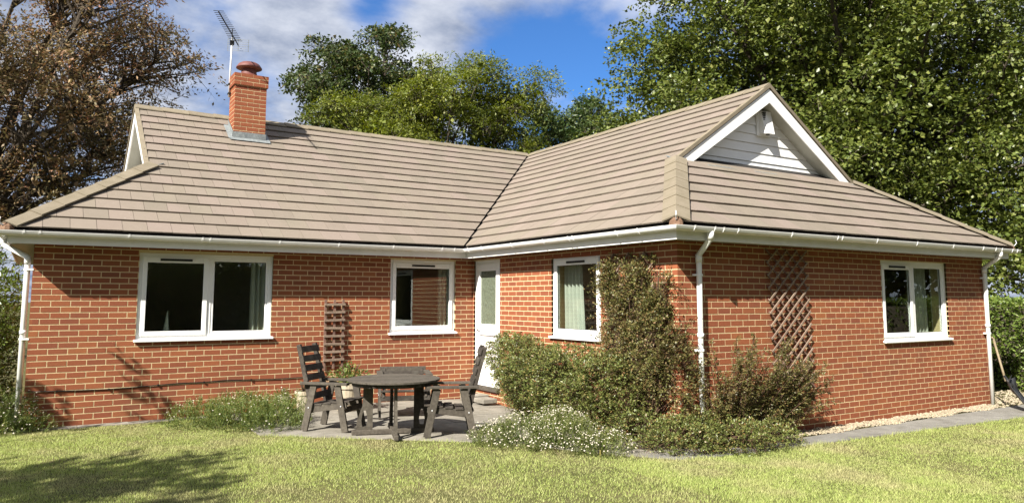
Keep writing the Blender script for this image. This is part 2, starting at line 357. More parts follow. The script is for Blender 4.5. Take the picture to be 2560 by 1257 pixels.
def paving(name, polys, sx, sy, m, gap, top, x0=0, y0=0, stag=.5, tilt=.003):
    root = None; ps = []
    bx = [p[0] for q in polys for p in q]; by = [p[1] for q in polys for p in q]
    base = MB()
    for q in polys: base.prism([(x, y, g(x, y) - .10) for x, y in q], (0, 0, .05))
    root = base.build(name, 'soil'); tag(root, kind='structure')
    j = 0; y = y0
    while y > min(by) - sy: y -= sy
    while y < max(by):
        x = x0 + (stag * sx if j % 2 else 0)
        while x > min(bx) - sx: x -= sx
        while x < max(bx):
            for q in polys:
                pp = clipc([(x + gap, y + gap), (x + sx - gap, y + gap), (x + sx - gap, y + sy - gap), (x + gap, y + sy - gap)], q)
                if len(pp) > 2 and area(pp) > .012:
                    dz = random.uniform(-tilt, tilt)
                    mb = MB(); mb.prism([(a, b, g(a, b) - .03) for a, b in pp], (0, 0, .03 + top + dz)); mb.build('slab', m, root)
            x += sx
        y += sy; j += 1
    return root
paving('patio', [PAT, PAT2], .60, .60, 'slab', .005, .014, .12, -.02)
paving('path', [PTH, PTH2], .92, 1.2, 'path', .003, .012, .3, -6.40, 0)
paving('edging', [STR], .6, .19, 'slab', .004, .012, 0, -.22, 0)

# pebble strip along the front wing
pv = []; 
ico = bmesh.new(); bmesh.ops.create_icosphere(ico, subdivisions=1, radius=1); iv = np.array([v.co[:] for v in ico.verts]); it = np.array([[v.index for v in f.verts] for f in ico.faces]); ico.free()
npb = 4200; px = RNG.uniform(8.0, 13.4, npb); px[:900] = RNG.uniform(13.4, 16, 900); py = -5.01 - RNG.uniform(0, 1, npb) ** .85 * (.27 + .05 * np.sin(px * 5))
rr = RNG.uniform(.010, .024, npb); A = RNG.uniform(0, 2 * math.pi, npb)
py[:900] = RNG.uniform(-5.32, -4.2, 900)
V = iv[None] * np.stack([rr * RNG.uniform(.9, 1.5, npb), rr, rr * .65], 1)[:, None, :]
Vx = V[..., 0] * np.cos(A)[:, None] - V[..., 1] * np.sin(A)[:, None]; Vy = V[..., 0] * np.sin(A)[:, None] + V[..., 1] * np.cos(A)[:, None]
V = np.stack([Vx + px[:, None], Vy + py[:, None], V[..., 2] + (g_np(px, py) + rr * .4 + RNG.uniform(0, .022, npb))[:, None]], -1).reshape(-1, 3)
T = (it[None] + np.arange(npb)[:, None, None] * len(iv)).reshape(-1, 3)
tag(npmesh('gravel', V, T, 'pebble'), 'cream pebble strip along the foot of the brick wall', 'gravel', kind='stuff')

# ------------------------------------------------------------------ bungalow
H = empty('bungalow', (L1, 0, 0), 'single-storey red brick bungalow with beige tiled roof and white gutters', 'house')
F1 = lambda u, d, z: (u, -d, z)
F2 = lambda u, d, z: (L1 - d, -u, z)
F3 = lambda u, d, z: (u, -L2 - d, z)
F0 = lambda u, d, z: (-d, -u, z)           # left end wall, u = -y
HOLES = {1: [(1.238, 3.07, 1.075, 2.292), (4.975, 6.182, 1.083, 2.304)], 2: [(.05, .915, .13, 2.315), (2.385, 3.53, 1.10, 2.278)], 3: [(10.694, 12.50, 1.03, 2.243)], 0: []}
SPAN = {1: (0, L1), 2: (0, L2), 3: (L1, XR), 0: (-L3, 0)}
FN = {0: F0, 1: F1, 2: F2, 3: F3}
WALLTOP = 2.36
individual = []; rest = []
for w in (1, 2, 3, 0):
    fn = FN[w]; a, b = SPAN[w]; hs = HOLES[w]
    us = sorted(set([a, b] + [h for q in hs for h in q[:2]])); zs = sorted(set([-.35, WALLTOP] + [h for q in hs for h in q[2:]]))
    mb = MB(fn)
    for i in range(len(us) - 1):
        for j in range(len(zs) - 1):
            um, zm = (us[i] + us[i + 1]) / 2, (zs[j] + zs[j + 1]) / 2
            if any(q[0] < um < q[1] and q[2] < zm < q[3] for q in hs): continue
            e0 = us[i] + (.0025 if us[i] == a else 0); e1 = us[i + 1] - (.0025 if us[i + 1] == b else 0)
            mb.box(e0, e1, -.26, -.0022, zs[j], zs[j + 1])
    wl = mb.build('wall', 'mortar', H)
    if w == 0: wl['label'] = 'end wall at the left corner'
    for k in range(-25, 10):
        z0 = ZJ + k * CH + .0065; z1 = min(z0 + CH - .013, WALLTOP)
        if z1 - z0 < .02 or z1 < -.2: continue
        off = (.22 if k % 2 == 1 else .22 - .1125) if w == 1 else (.06 if k % 2 else .1725) if w == 2 else (L1 + (.222 if k % 2 == 0 else .1095)) if w == 3 else (-.22 if k % 2 == 0 else -.1075)
        cuts = [off + .225 * i for i in range(-60, 60)]
        st = [a] + [c for c in cuts if a + .03 < c < b - .03] + [b]
        for i in range(len(st) - 1):
            segs = [(st[i] + (.006 if i else 0), st[i + 1] - (.006 if i < len(st) - 2 else 0))]
            zm = (z0 + z1) / 2
            for q in hs:
                if not (q[2] < zm < q[3]): continue
                ns = []
                for s0, s1 in segs:
                    if s1 <= q[0] or s0 >= q[1]: ns.append((s0, s1)); continue
                    if s0 < q[0]: ns.append((s0, q[0]))
                    if s1 > q[1]: ns.append((q[1], s1))
                segs = ns
            for s0, s1 in segs:
                if s1 - s0 < .004: continue
                p0 = proj(fn(s0, 0, z0)); p1 = proj(fn(s1, 0, z1))
                A_ = abs(p1[0] - p0[0]) * abs(p1[1] - p0[1]); mx_, my_ = (p0[0] + p1[0]) / 2, (p0[1] + p1[1]) / 2
                hid = (w == 2 and (my_ > 800 or mx_ > 1500)) or (w == 3 and mx_ < 2060 and my_ > 860) or (w == 3 and mx_ < 1730) or w == 0 or my_ > 1060 or mx_ < 0 or (350 < mx_ < 1250 and my_ > 1000)
                rest.append((0 if hid else A_, w, s0, s1, z0, z1, wl))
rest.sort(key=lambda t: -t[0])
full = {}
RB = MB()
for idx, (A_, w, s0, s1, z0, z1, wl) in enumerate(rest):
    pr = random.uniform(-.0008, .0010)
    if idx < 300:
        key = (round(s1 - s0, 3), round(z1 - z0, 3), w == 2)
        if key not in full:
            hl, hz = (s1 - s0) / 2, (z1 - z0) / 2; mb = MB()
            if w == 2: mb.box(0, .03, -hl, hl, -hz, hz)
            else: mb.box(-hl, hl, 0, .03, -hz, hz)
            full[key] = mb.mesh('brick', 'brick')
        inst('brick', full[key], wl, FN[w]((s0 + s1) / 2, pr, (z0 + z1) / 2))
    else:
        mb = MB(FN[w]); mb.box(s0, s1, -.03, pr + (.0015 if w == 0 else 0), z0, z1); RB.add(mb.v, mb.f)
tag(RB.build('brickwork', 'brick', H), kind='stuff')
# the walls nobody sees from the garden close the house
mb = MB(); mb.box(XR - .26, XR - .002, -L2 + .01, L3, -.35, WALLTOP); mb.box(.01, XR - .01, L3 - .26, L3, -.35, WALLTOP); mb.build('wall', 'plinth', H)
mb = MB(); mb.box(.26, XR - .26, .26, L3 - .26, WALLTOP, WALLTOP + .03); mb.box(L1 + .26, XR - .26, -L2 + .26, .26, WALLTOP, WALLTOP + .03); mb.build('ceiling', 'plaster', H)
mb = MB(); mb.box(.26, XR - .26, .26, L3 - .26, .10, .16); mb.box(L1 + .26, XR - .26, -L2 + .26, .26, .10, .16); mb.build('inner_floor', 'carpet', H)
mb = MB(); mb.box(.27, XR - .27, 3.3, 3.4, .16, WALLTOP); mb.box(4.2, 4.3, .27, 3.3, .16, WALLTOP); mb.box(L1 + .27, XR - .27, -1.55, -1.45, .16, WALLTOP); mb.box(9.3, 9.4, -L2 + .27, -1.55, .16, WALLTOP); mb.build('inner_wall', 'plaster', H)
# inner faces of the outer walls, plastered
mb = MB(F1)
def lining(fn, a, b, hs):
    mb = MB(fn); us = sorted(set([a, b] + [h for q in hs for h in q[:2]])); zs = sorted(set([.16, WALLTOP] + [h for q in hs for h in q[2:]]))
    for i in range(len(us) - 1):
        for j in range(len(zs) - 1):
            um, zm = (us[i] + us[i + 1]) / 2, (zs[j] + zs[j + 1]) / 2
            if any(q[0] < um < q[1] and q[2] < zm < q[3] for q in hs): continue
            mb.box(us[i], us[i + 1], -.275, -.262, zs[j], zs[j + 1])
    mb.build('inner_lining', 'plaster', H)
lining(F1, .28, L1 - .02, HOLES[1]); lining(F2, -.2, L2 - .28, HOLES[2]); lining(F3, L1 + .28, XR - .28, HOLES[3])

def window(fn, u0, u1, z0, z1, lights, vent=True, lab=None):
    """lights: list of (u0,u1,opening) fractions"""
    D = -.032; fw_ = .062
    fr = MB(fn)
    fr.box(u0, u0 + fw_, D - .06, D, z0, z1); fr.box(u1 - fw_, u1, D - .06, D, z0, z1)
    fr.box(u0 + fw_, u1 - fw_, D - .06, D, z1 - fw_, z1); fr.box(u0 + fw_, u1 - fw_, D - .06, D, z0, z0 + fw_ + .02)
    for (a, b, op) in lights[1:]:
        fr.box(a - .035, a + .035, D - .06, D - .001, z0 + fw_, z1 - fw_)
    wn = fr.build('window', 'upvc', H, bevel=.006)
    if lab: wn['label'] = lab
    n = len(lights)
    for i, (a, b, op) in enumerate(lights):
        a2 = a + (fw_ if i == 0 else .035); b2 = b - (fw_ if i == n - 1 else .035); c2 = z0 + fw_ + .02; d2 = z1 - fw_
        if op:
            a2 -= .014; b2 += .014; c2 -= .014; d2 += .014; dd = D + .016; sw = .062
        else: dd = D - .008; sw = .034
        s = MB(fn); s.box(a2, a2 + sw, dd - .05, dd, c2, d2); s.box(b2 - sw, b2, dd - .05, dd, c2, d2)
        top = sw + (.022 if op else 0)
        s.box(a2 + sw, b2 - sw, dd - .05, dd, d2 - top, d2); s.box(a2 + sw, b2 - sw, dd - .05, dd, c2, c2 + sw)
        s.build('sash', 'upvc', wn, bevel=.005)
        g_ = MB(fn); g_.box(a2 + sw - .004, b2 - sw + .004, dd - .032, dd - .027, c2 + sw - .004, d2 - top + .004); g_.build('pane', 'glass', wn)
        gk = MB(fn); e = .006
        x0, x1, y0, y1 = a2 + sw, b2 - sw, c2 + sw, d2 - top
        gk.box(x0, x0 + e, dd - .026, dd - .018, y0, y1); gk.box(x1 - e, x1, dd - .026, dd - .018, y0, y1); gk.box(x0 + e, x1 - e, dd - .026, dd - .018, y0, y0 + e); gk.box(x0 + e, x1 - e, dd - .026, dd - .018, y1 - e, y1); gk.build('gasket', 'black', wn)
        if op and vent:
            v = MB(fn); m_ = (a2 + b2) / 2; hw = min(.21, (b2 - a2) * .33); v.box(m_ - hw, m_ + hw, dd, dd + .014, d2 - .058, d2 - .028); v.build('trickle_vent', 'black', wn)
    s = MB(fn); s.add([(u0 - .025, -.09, z0 + .008), (u1 + .025, -.09, z0 + .008), (u1 + .025, .045, z0 - .012), (u0 - .025, .045, z0 - .012), (u0 - .025, -.09, z0 + .036), (u1 + .025, -.09, z0 + .036), (u1 + .025, .045, z0 + .018), (u0 - .025, .045, z0 + .018)],
                      [(0, 1, 2, 3), (4, 5, 6, 7), (0, 1, 5, 4), (1, 2, 6, 5), (2, 3, 7, 6), (3, 0, 4, 7)])
    s.build('sill', 'upvc', wn, bevel=.004)
    return wn
q = HOLES[1][0]; window(F1, *q, [(q[0], 2.17, True), (2.17, q[1], False)], True, 'wide two-light window of the left wing')
q = HOLES[1][1]; window(F1, *q, [(q[0], q[1], True)], True, 'single-light window near the inner corner')
q = HOLES[2][1]; window(F2, *q, [(q[0], q[1], True)], True, 'single-light window above the shrub')
q = HOLES[3][0]; window(F3, *q, [(q[0], 11.56, True), (11.56, q[1], False)], True, 'two-light window of the front wing')

# back door
u0, u1, z0, z1 = .05, .915, .13, 2.315
m = MB(F2); D = -.03
m.box(u0, u0 + .06, D - .07, D, z0 + .07, z1); m.box(u1 - .06, u1, D - .07, D, z0 + .07, z1); m.box(u0 + .06, u1 - .06, D - .07, D, z1 - .06, z1)
door = m.build('door', 'upvc', H, bevel=.005); door['label'] = 'white half-glazed back door'
m = MB(F2); a, b, c, d = u0 + .05, u1 - .05, z0 + .075, z1 - .05; E2 = D + .012
m.box(a, a + .115, D - .05, E2, c, d); m.box(b - .115, b, D - .05, E2, c, d); m.box(a + .115, b - .115, D - .05, E2, d - .13, d); m.box(a + .115, b - .115, D - .05, E2, c, c + .16); m.box(a + .115, b - .115, D - .05, E2, 1.05, 1.235)
m.build('door_leaf', 'upvc', door, bevel=.006)
m = MB(F2); m.box(a + .11, b - .11, D - .025, D - .02, 1.23, d - .125); m.build('pane', 'obscure', door)
m = MB(F2); m.box(a + .11, b - .11, D - .03, D - .015, c + .155, 1.055); m.build('panel', 'upvc', door)
m = MB(F2); m.box(u0, u1, -.1, .035, z0 + .01, z0 + .068); m.build('threshold', 'wood_grey', door)
m = MB(F2); m.box(a + .04, a + .075, E2, E2 + .012, 1.0, 1.22); m.tube([F2(0, 0, 0)] * 0 or [(a + .058, E2 + .012, 1.16), (a + .058, E2 + .045, 1.16)], .01, 8); m.tube([(a + .058, E2 + .045, 1.16), (a + .17, E2 + .045, 1.16)], .009, 8); m.build('handle', 'metal', door)

# eaves
def eave_box(name, m, o0, o1, z0, z1, parent=H):
    """band following the eaves between offsets o0 and o1 outside the walls"""
    P = lambda o: [(-o, L3 + o), (-o, -o), (L1 - o, -o), (L1 - o, -L2 - o), (XR + o, -L2 - o), (XR + o, L3 + o)]
    A, B = P(o0), P(o1); mb = MB()
    for i in range(5):
        a0, a1, b0, b1 = A[i], A[i + 1], B[i], B[i + 1]
        mb.add([(*a0, z0), (*a1, z0), (*b1, z0), (*b0, z0), (*a0, z1), (*a1, z1), (*b1, z1), (*b0, z1)], [(0, 1, 2, 3), (4, 5, 6, 7), (0, 1, 5, 4), (2, 3, 7, 6), (0, 3, 7, 4), (1, 2, 6, 5)])
    return mb.build(name, m, parent)
eave_box('fascia', 'fascia', OV - .018, OV, ZF0, ZF1)
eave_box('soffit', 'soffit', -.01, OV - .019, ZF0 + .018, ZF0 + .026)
# gutter: half round swept round the eaves
def gutter():
    o = OV + .062; pts = [(-o, 3.2), (-o, -o), (L1 - o, -o), (L1 - o, -L2 - o), (XR + o + .13, -L2 - o)]
    mb = MB(); n = 12; rr_ = .056
    prof = [(math.cos(math.pi + math.pi * k / n) * rr_, math.sin(math.pi + math.pi * k / n) * rr_) for k in range(n + 1)]
    prof = [(-rr_ - .004, .006), (-rr_ - .004, 0)] + prof[1:-1] + [(rr_ + .004, 0), (rr_ + .004, .006), (rr_ - .003, .006)] + [(a * .93, b * .93) for a, b in prof[1:-1]][::-1] + [(-rr_ + .003, .006)]
    zc = 2.492; rings = []
    for i, p in enumerate(pts):
        d0 = (Vector(p) - Vector(pts[i - 1])).normalized() if i else None
        d1 = (Vector(pts[i + 1]) - Vector(p)).normalized() if i < len(pts) - 1 else None
        if d0 and d1:
            n0 = Vector((d0.y, -d0.x)); n1 = Vector((d1.y, -d1.x)); nn = (n0 + n1); nn = nn / (nn.dot(n0))
        else:
            dd = d0 or d1; nn = Vector((dd.y, -dd.x))
        rings.append([(p[0] - nn.x * a, p[1] - nn.y * a, zc + b) for a, b in prof])
    k = len(prof)
    vs = [v for r_ in rings for v in r_]; fs = [(i * k + j, i * k + (j + 1) % k, (i + 1) * k + (j + 1) % k, (i + 1) * k + j) for i in range(len(pts) - 1) for j in range(k)]
    fs += [tuple(range(k)), tuple(range((len(pts) - 1) * k, len(pts) * k))]
    mb.add(vs, fs); gt = mb.build('gutter', 'guttering', H)
    br = MB(); n = 10
    ring = [(math.cos(math.pi + math.pi * j / n) * .062, math.sin(math.pi + math.pi * j / n) * .062) for j in range(n + 1)]; ring = [(-.066, .014)] + ring + [(.066, .014)]
    rin = [(a * .9, b * .9) for a, b in ring]
    for s in (0,):
        vs = [(-.011, a, b) for a, b in ring] + [(-.011, a, b) for a, b in rin] + [(.011, a, b) for a, b in ring] + [(.011, a, b) for a, b in rin]; q = len(ring)
        fs = []
        for j in range(q - 1): fs += [(j, j + 1, j + 1 + 2 * q, j + 2 * q), (j, j + 1, j + 1 + q, j + q), (j + 2 * q, j + 1 + 2 * q, j + 1 + 3 * q, j + 3 * q), (j + q, j + 1 + q, j + 1 + 3 * q, j + 3 * q)]
        br.add(vs, fs)
    me = br.mesh('gutter_bracket', 'upvc')
    spots = []
    for x in (-.12, .05, 1.06, 1.98, 2.08, 3.05, 3.95, 4.85, 5.72, 5.95): spots.append((x, -o, 0))
    for y in (-.55, -1.0, -1.9, -2.75, -3.35, -3.45, -4.35, -4.75): spots.append((L1 - o, y, math.pi / 2))
    for x in (6.42, 6.75, 6.9, 7.15, 8.15, 9.1, 9.2, 10.0, 11.0, 12.0, 12.9, 13.3, 13.5, 13.85, 14.02): spots.append((x, -L2 - o, 0))
    for y in (.05, .3, 1.2, 2.2): spots.append((-o, y, math.pi / 2))
    for x, y, rz in spots: inst('gutter_bracket', me, gt, M=Matrix.Translation((x, y, zc)) @ Matrix.Rotation(rz, 4, 'Z'))
gutter()
def downpipe(px_, py_, zb, ox, oy, lab, clips=(1.95, 1.05), wall=(0, 1)):
    """pipe at px,py down to zb with a swan neck up to the outlet ox,oy"""
    mb = MB(); r_ = .034
    mb.tube([(ox, oy, 2.45), (ox, oy, 2.40), (ox, oy, 2.37), (px_, py_, 2.19), (px_, py_, 2.14), (px_, py_, zb)], r_, 14)
    p = mb.build('downpipe', 'guttering', H, True); p['label'] = lab
    for q_ in (((ox, oy, 2.455), (ox, oy, 2.36)), ((px_, py_, 2.20), (px_, py_, 2.10)), ((px_, py_, 1.20), (px_, py_, 1.25))): mb = MB(); mb.tube(q_, .041, 14); mb.build('socket', 'upvc', p, True)
    for z in clips:
        mb = MB(); mb.tube([(px_, py_, z - .012), (px_, py_, z + .012)], .042, 14); wx, wy = wall
        mb.box(px_ - .065 if wy else px_, px_ + .065 if wy else px_ + .07, py_ if wy else py_ - .065, py_ + .05 if wy else py_ + .065, z - .012, z + .012); mb.build('pipe_clip', 'upvc', p)
downpipe(-.062, .06, .0, -.355, .45, 'white downpipe at the left corner', (2.03, 1.14), (1, 0))
downpipe(6.83, -L2 - .055, -.06, 6.72, -L2 - OV - .065, 'white downpipe beside the climbing shrub')
downpipe(13.60, -L2 - .055, -.09, 13.52, -L2 - OV - .065, 'white downpipe at the right corner', (2.02, 1.10))

# ------------------------------------------------------------------ roof
# slopes: name, eave line origin, along direction, in-plan up direction, plan outline limits
def plan3(x, y, zadd=0, kind=0):
    if kind == 1: z = ZE + KS * (y + EV)
    elif kind == 2: z = ZE + KS * (x - (L1 - EV))
    elif kind == 3: z = ZE + KS * (y + L2 + EV)
    elif kind == 4: z = ZE + KS * (x + EV)                  # left hip end
    elif kind == 5: z = ZE + KS * (XR + EV - x)             # right slope of front wing
    else: z = ZE + KS * (L3 + EV - y)                       # back slope
    return Vector((x, y, z + zadd))
XV = -EV + HR                     # left verge line
YV = -L2 - EV + HR                # front verge line
deckpolys = {1: [(-EV, -EV), (L1 - EV, -EV), (XC, YC), (XV + .25, YC), (XV + .25, XV + .25)],
             2: [(L1 - EV, -L2 - EV), (L1 - EV + HR + .25, YV + .25), (XC, YV + .25), (XC, YC), (L1 - EV, -EV)],
             3: [(L1 - EV, -L2 - EV), (XR + EV, -L2 - EV), (XR + EV - HR - .25, YV + .25), (L1 - EV + HR + .25, YV + .25)],
             4: [(-EV, -EV), (XV + .25, XV + .25), (XV + .25, L3 - XV - .25), (-EV, L3 + EV)],
             5: [(XR + EV, -L2 - EV), (XR + EV, L3 + EV), (XC, YC), (XC, YV + .25), (XR + EV - HR - .25, YV + .25)],
             6: [(-EV, L3 + EV), (XV + .25, L3 - XV - .25), (XV + .25, YC), (XC, YC), (XR + EV, L3 + EV)]}
RF = MB()
for k, pl in deckpolys.items(): RF.prism([plan3(x, y, -.06, k) for x, y in pl], (0, 0, .035))
# verge overhangs carry on to the verge line
RF.prism([plan3(XV, XV + .02, -.05, 1), plan3(XV + .26, XV + .02, -.05, 1), plan3(XV + .26, YC, -.05, 1), plan3(XV, YC, -.05, 1)], (0, 0, .03))
RF.prism([plan3(XV, L3 - XV - .02, -.05, 6), plan3(XV + .26, L3 - XV - .02, -.05, 6), plan3(XV + .26, YC, -.05, 6), plan3(XV, YC, -.05, 6)], (0, 0, .03))
RF.prism([plan3(L1 - EV + HR, YV, -.05, 2), plan3(L1 - EV + HR, YV + .26, -.05, 2), plan3(XC, YV + .26, -.05, 2), plan3(XC, YV, -.05, 2)], (0, 0, .03))
RF.prism([plan3(XR + EV - HR, YV, -.05, 5), plan3(XR + EV - HR, YV + .26, -.05, 5), plan3(XC, YV + .26, -.05, 5), plan3(XC, YV, -.05, 5)], (0, 0, .03))
roof = RF.build('roof', 'felt', H)
NC = 15; RUN = L3 / 2 + EV; STEP = (RUN - .10) / NC; TW = .305
tiles = []
def course(kind, lo, hi, along0, limit_l, limit_r, j, phase):
    """one row of tiles between plan depths lo..hi; limits give the plan range along the slope at a depth"""
    sh = (TW / 2 if j % 2 else 0) + phase
    amin = min(limit_l(lo), limit_l(hi)); amax = max(limit_r(lo), limit_r(hi))
    i0 = math.floor((amin - sh) / TW); i1 = math.ceil((amax - sh) / TW)
    for i in range(i0, i1):
        a, b = sh + i * TW + .0024, sh + (i + 1) * TW - .0024
        poly = [(a, lo), (b, lo), (b, hi), (a, hi)]
        poly = clip(poly, (limit_l(hi), hi), (limit_l(lo), lo)); 
        if len(poly) < 3: continue
        poly = clip(poly, (limit_r(lo), lo), (limit_r(hi), hi))
        if len(poly) < 3 or area(poly) < .004: continue
        tiles.append((kind, lo, hi, poly, abs(area(poly) - (b - a) * (hi - lo)) < 1e-6))
for kind in (1, 2, 3, 4, 5, 6):
    for j in range(NC):
        lo = j * STEP; hi = lo + STEP + (.03 if j < NC - 1 else .06); mid = lo + STEP / 2
        if kind in (3, 4) and mid > HR - .02: break
        hipl = (lambda d: d) if mid < HR else (lambda d: HR)
        vg = .045
        if kind == 1: l = lambda d, f=hipl: -EV + f(d); r_ = lambda d: L1 - EV + d - vg
        elif kind == 2: l = lambda d, f=hipl: -L2 - EV + f(d); r_ = lambda d: -EV + d - vg
        elif kind == 3: l = lambda d: L1 - EV + d; r_ = lambda d: XR + EV - d
        elif kind == 4: l = lambda d: -EV + d; r_ = lambda d: L3 + EV - d
        elif kind == 5: l = lambda d, f=hipl: -L2 - EV + f(d); r_ = lambda d: L3 + EV - d
        else: l = lambda d, f=hipl: -EV + f(d); r_ = lambda d: XR + EV - d
        course(kind, lo, hi, 0, l, r_, j, .07 * kind)
def tile_frame(kind, a, d):
    """world point on the slope surface at along a, plan depth d"""
    if kind == 1: return plan3(a, -EV + d, 0, 1)
    if kind == 2: return plan3(L1 - EV + d, a, 0, 2)
    if kind == 3: return plan3(a, -L2 - EV + d, 0, 3)
    if kind == 4: return plan3(-EV + d, a, 0, 4)
    if kind == 5: return plan3(XR + EV - d, a, 0, 5)
    return plan3(a, L3 + EV - d, 0, 6)
NRM = {}
for k in range(1, 7):
    e1 = tile_frame(k, 1, 0) - tile_frame(k, 0, 0); e2 = tile_frame(k, 0, 1) - tile_frame(k, 0, 0); nn = e1.cross(e2).normalized(); NRM[k] = nn if nn.z > 0 else -nn
TH = .018
def tile_pts(kind, poly, lo, hi, org=None, wob=0):
    """underside then top; head end sits low, tail end sits on the course below"""
    n = NRM[kind]; bot = []; top = []
    for a, d in poly:
        t = (d - lo) / STEP; lift = .024 * (1 - t) - .006
        p = tile_frame(kind, a, d) + n * (lift + wob * (1 - t)); bot.append(p); top.append(p + n * TH)
    return bot, top
cand = []
for t in tiles:
    kind, lo, hi, poly, ful = t
    c = tile_frame(kind, sum(p[0] for p in poly) / len(poly), sum(p[1] for p in poly) / len(poly)); pc = proj(c)
    vis = kind in (1, 2, 3) and -20 < pc[0] < 2580
    if vis:
        q = [proj(tile_frame(kind, a, d))[:2] for a, d in poly]; ar = area(q)
    else: ar = 0
    cand.append((ar if vis else 0, t))
cand.sort(key=lambda t: -t[0])
RT = MB(); tm = {}
# chimney stands through these tiles
CX0, CX1, CY0, CY1 = 2.972, 3.542, 2.69, 3.15
for i, (ar, (kind, lo, hi, poly, ful)) in enumerate(cand):
    if kind == 1:
        xm = sum(p[0] for p in poly) / len(poly); ym = -EV + sum(p[1] for p in poly) / len(poly)
        if CX0 < xm < CX1 and CY0 < ym < CY1: continue
    wob = random.uniform(0, .004)
    if i < 300:
        if ful:
            key = (kind, round(hi - lo, 3))
            org = tile_frame(kind, poly[0][0], lo)
            if key not in tm:
                b, tp = tile_pts(kind, poly, lo, hi); n = len(b); mb = MB()
                mb.add([tuple(p - org) for p in b + tp], [tuple(range(n))[::-1], tuple(range(n, 2 * n))] + [(k, (k + 1) % n, (k + 1) % n + n, k + n) for k in range(n)]); tm[key] = mb.mesh('roof_tile', 'tile')
            inst('roof_tile', tm[key], roof, org + NRM[kind] * wob)
        else:
            b, tp = tile_pts(kind, poly, lo, hi, None, wob); n = len(b); mb = MB()
            mb.add([tuple(p) for p in b + tp], [tuple(range(n))[::-1], tuple(range(n, 2 * n))] + [(k, (k + 1) % n, (k + 1) % n + n, k + n) for k in range(n)]); mb.build('roof_tile', 'tile', roof)
    else:
        b, tp = tile_pts(kind, poly, lo, hi, None, wob); n = len(b)
        RT.add([tuple(p) for p in b + tp], [tuple(range(n))[::-1], tuple(range(n, 2 * n))] + [(k, (k + 1) % n, (k + 1) % n + n, k + n) for k in range(n)])
tag(RT.build('roof_tiling', 'tile', roof), kind='stuff')
# ridge and hip tiles: angled cappings laid in short lengths
def capping(name, p, q, nl, nr, wl, lift, seg=.45, m='ridge', first=0.0):
    p = Vector(p); q = Vector(q); d = (q - p); Ln = d.length; d.normalize(); n = max(1, round(Ln / seg)); 
    for i in range(n):
        a = p + d * (Ln * i / n + .004); b = p + d * (Ln * (i + 1) / n + (.02 if i < n - 1 else 0)); lf = lift + random.uniform(-.003, .003)
        mb = MB(); th = .018
        sl = d.cross(nl).normalized(); sr = d.cross(nr).normalized()
        if sl.z > 0: sl = -sl
        if sr.z > 0: sr = -sr
        if sl.dot(sr) > .98: sr = -sr
        upv = (nl + nr).normalized(); vs = []
        for c, ex in ((a, .010), (b, 0.0)):
            t = c + upv * (lf + ex)
            vs += [t + sl * wl - nl * 0, t, t + sr * wl, t + sl * wl - upv * th, t - upv * th, t + sr * wl - upv * th]
        mb.add([tuple(v) for v in vs], [(0, 1, 7, 6), (1, 2, 8, 7), (3, 4, 10, 9), (4, 5, 11, 10), (0, 3, 9, 6), (2, 5, 11, 8), (0, 1, 4, 3), (1, 2, 5, 4), (6, 7, 10, 9), (7, 8, 11, 10)])
        mb.build(name, m, roof)
        # mortar bed under the edges
e = .02
capping('ridge_tile', plan3(XV - .02, YC, .0, 1), plan3(XC - .06, YC, .0, 1), NRM[1], NRM[6], .17, .05)
capping('ridge_tile', plan3(XC, YV - .02, .0, 2), plan3(XC, YC - .06, .0, 2), NRM[2], NRM[5], .17, .05)
capping('hip_tile', plan3(-EV + .02, -EV + .02, 0, 1), plan3(XV + .06, XV + .06, 0, 1), NRM[1], NRM[4], .175, .075, .40)
capping('hip_tile', plan3(L1 - EV + .02, -L2 - EV + .02, 0, 2), plan3(L1 - EV + HR, YV, 0, 2), NRM[2], NRM[3], .175, .075, .40)
capping('hip_tile', plan3(XR + EV - .02, -L2 - EV + .02, 0, 3), plan3(XR + EV - HR, YV, 0, 3), NRM[3], NRM[5], .175, .075, .40)
capping('hip_tile', plan3(-EV + .02, L3 + EV - .02, 0, 4), plan3(XV, L3 - XV, 0, 4), NRM[4], NRM[6], .175, .075, .40)
# mortar bedding at the foot of the hips, with the hip irons
for (x, y, dx, dy) in ((-EV + .03, -EV + .03, -1, -1), (L1 - EV + .03, -L2 - EV + .03, -1, -1), (XR + EV - .03, -L2 - EV + .03, 1, -1)):
    mb = MB(); mb.lathe([(.085, -.03), (.075, .02), (.045, .055), (.01, .07)], (x, y, ZE + .005), 10); mb.build('bedding_mortar', 'plinth', roof)
    mb = MB(); mb.tube([(x, y, ZE + .04), (x + dx * .06, y + dy * .06, ZE + .035), (x + dx * .085, y + dy * .085, ZE + .08), (x + dx * .075, y + dy * .075, ZE + .13)], .007, 6); mb.build('hip_iron', 'metal', roof)
# valley trough
mb = MB(); pa = plan3(L1 - EV - .05, -EV - .05, -.02, 1); pb = plan3(XC, YC, -.02, 1); dv = Vector((1, -1, 0)).normalized() * .16
mb.add([tuple(pa + dv + Vector((0, 0, .03))), tuple(pa), tuple(pa - dv + Vector((0, 0, .03))), tuple(pb + dv * .3), tuple(pb), tuple(pb - dv * .3)], [(0, 1, 4, 3), (1, 2, 5, 4)]); mb.build('valley', 'felt', roof)
# dark eave felt strip above the gutter
eave_box('eave_felt', 'felt', EV - .06, EV + .012, ZE - .02, ZE - .012, roof)

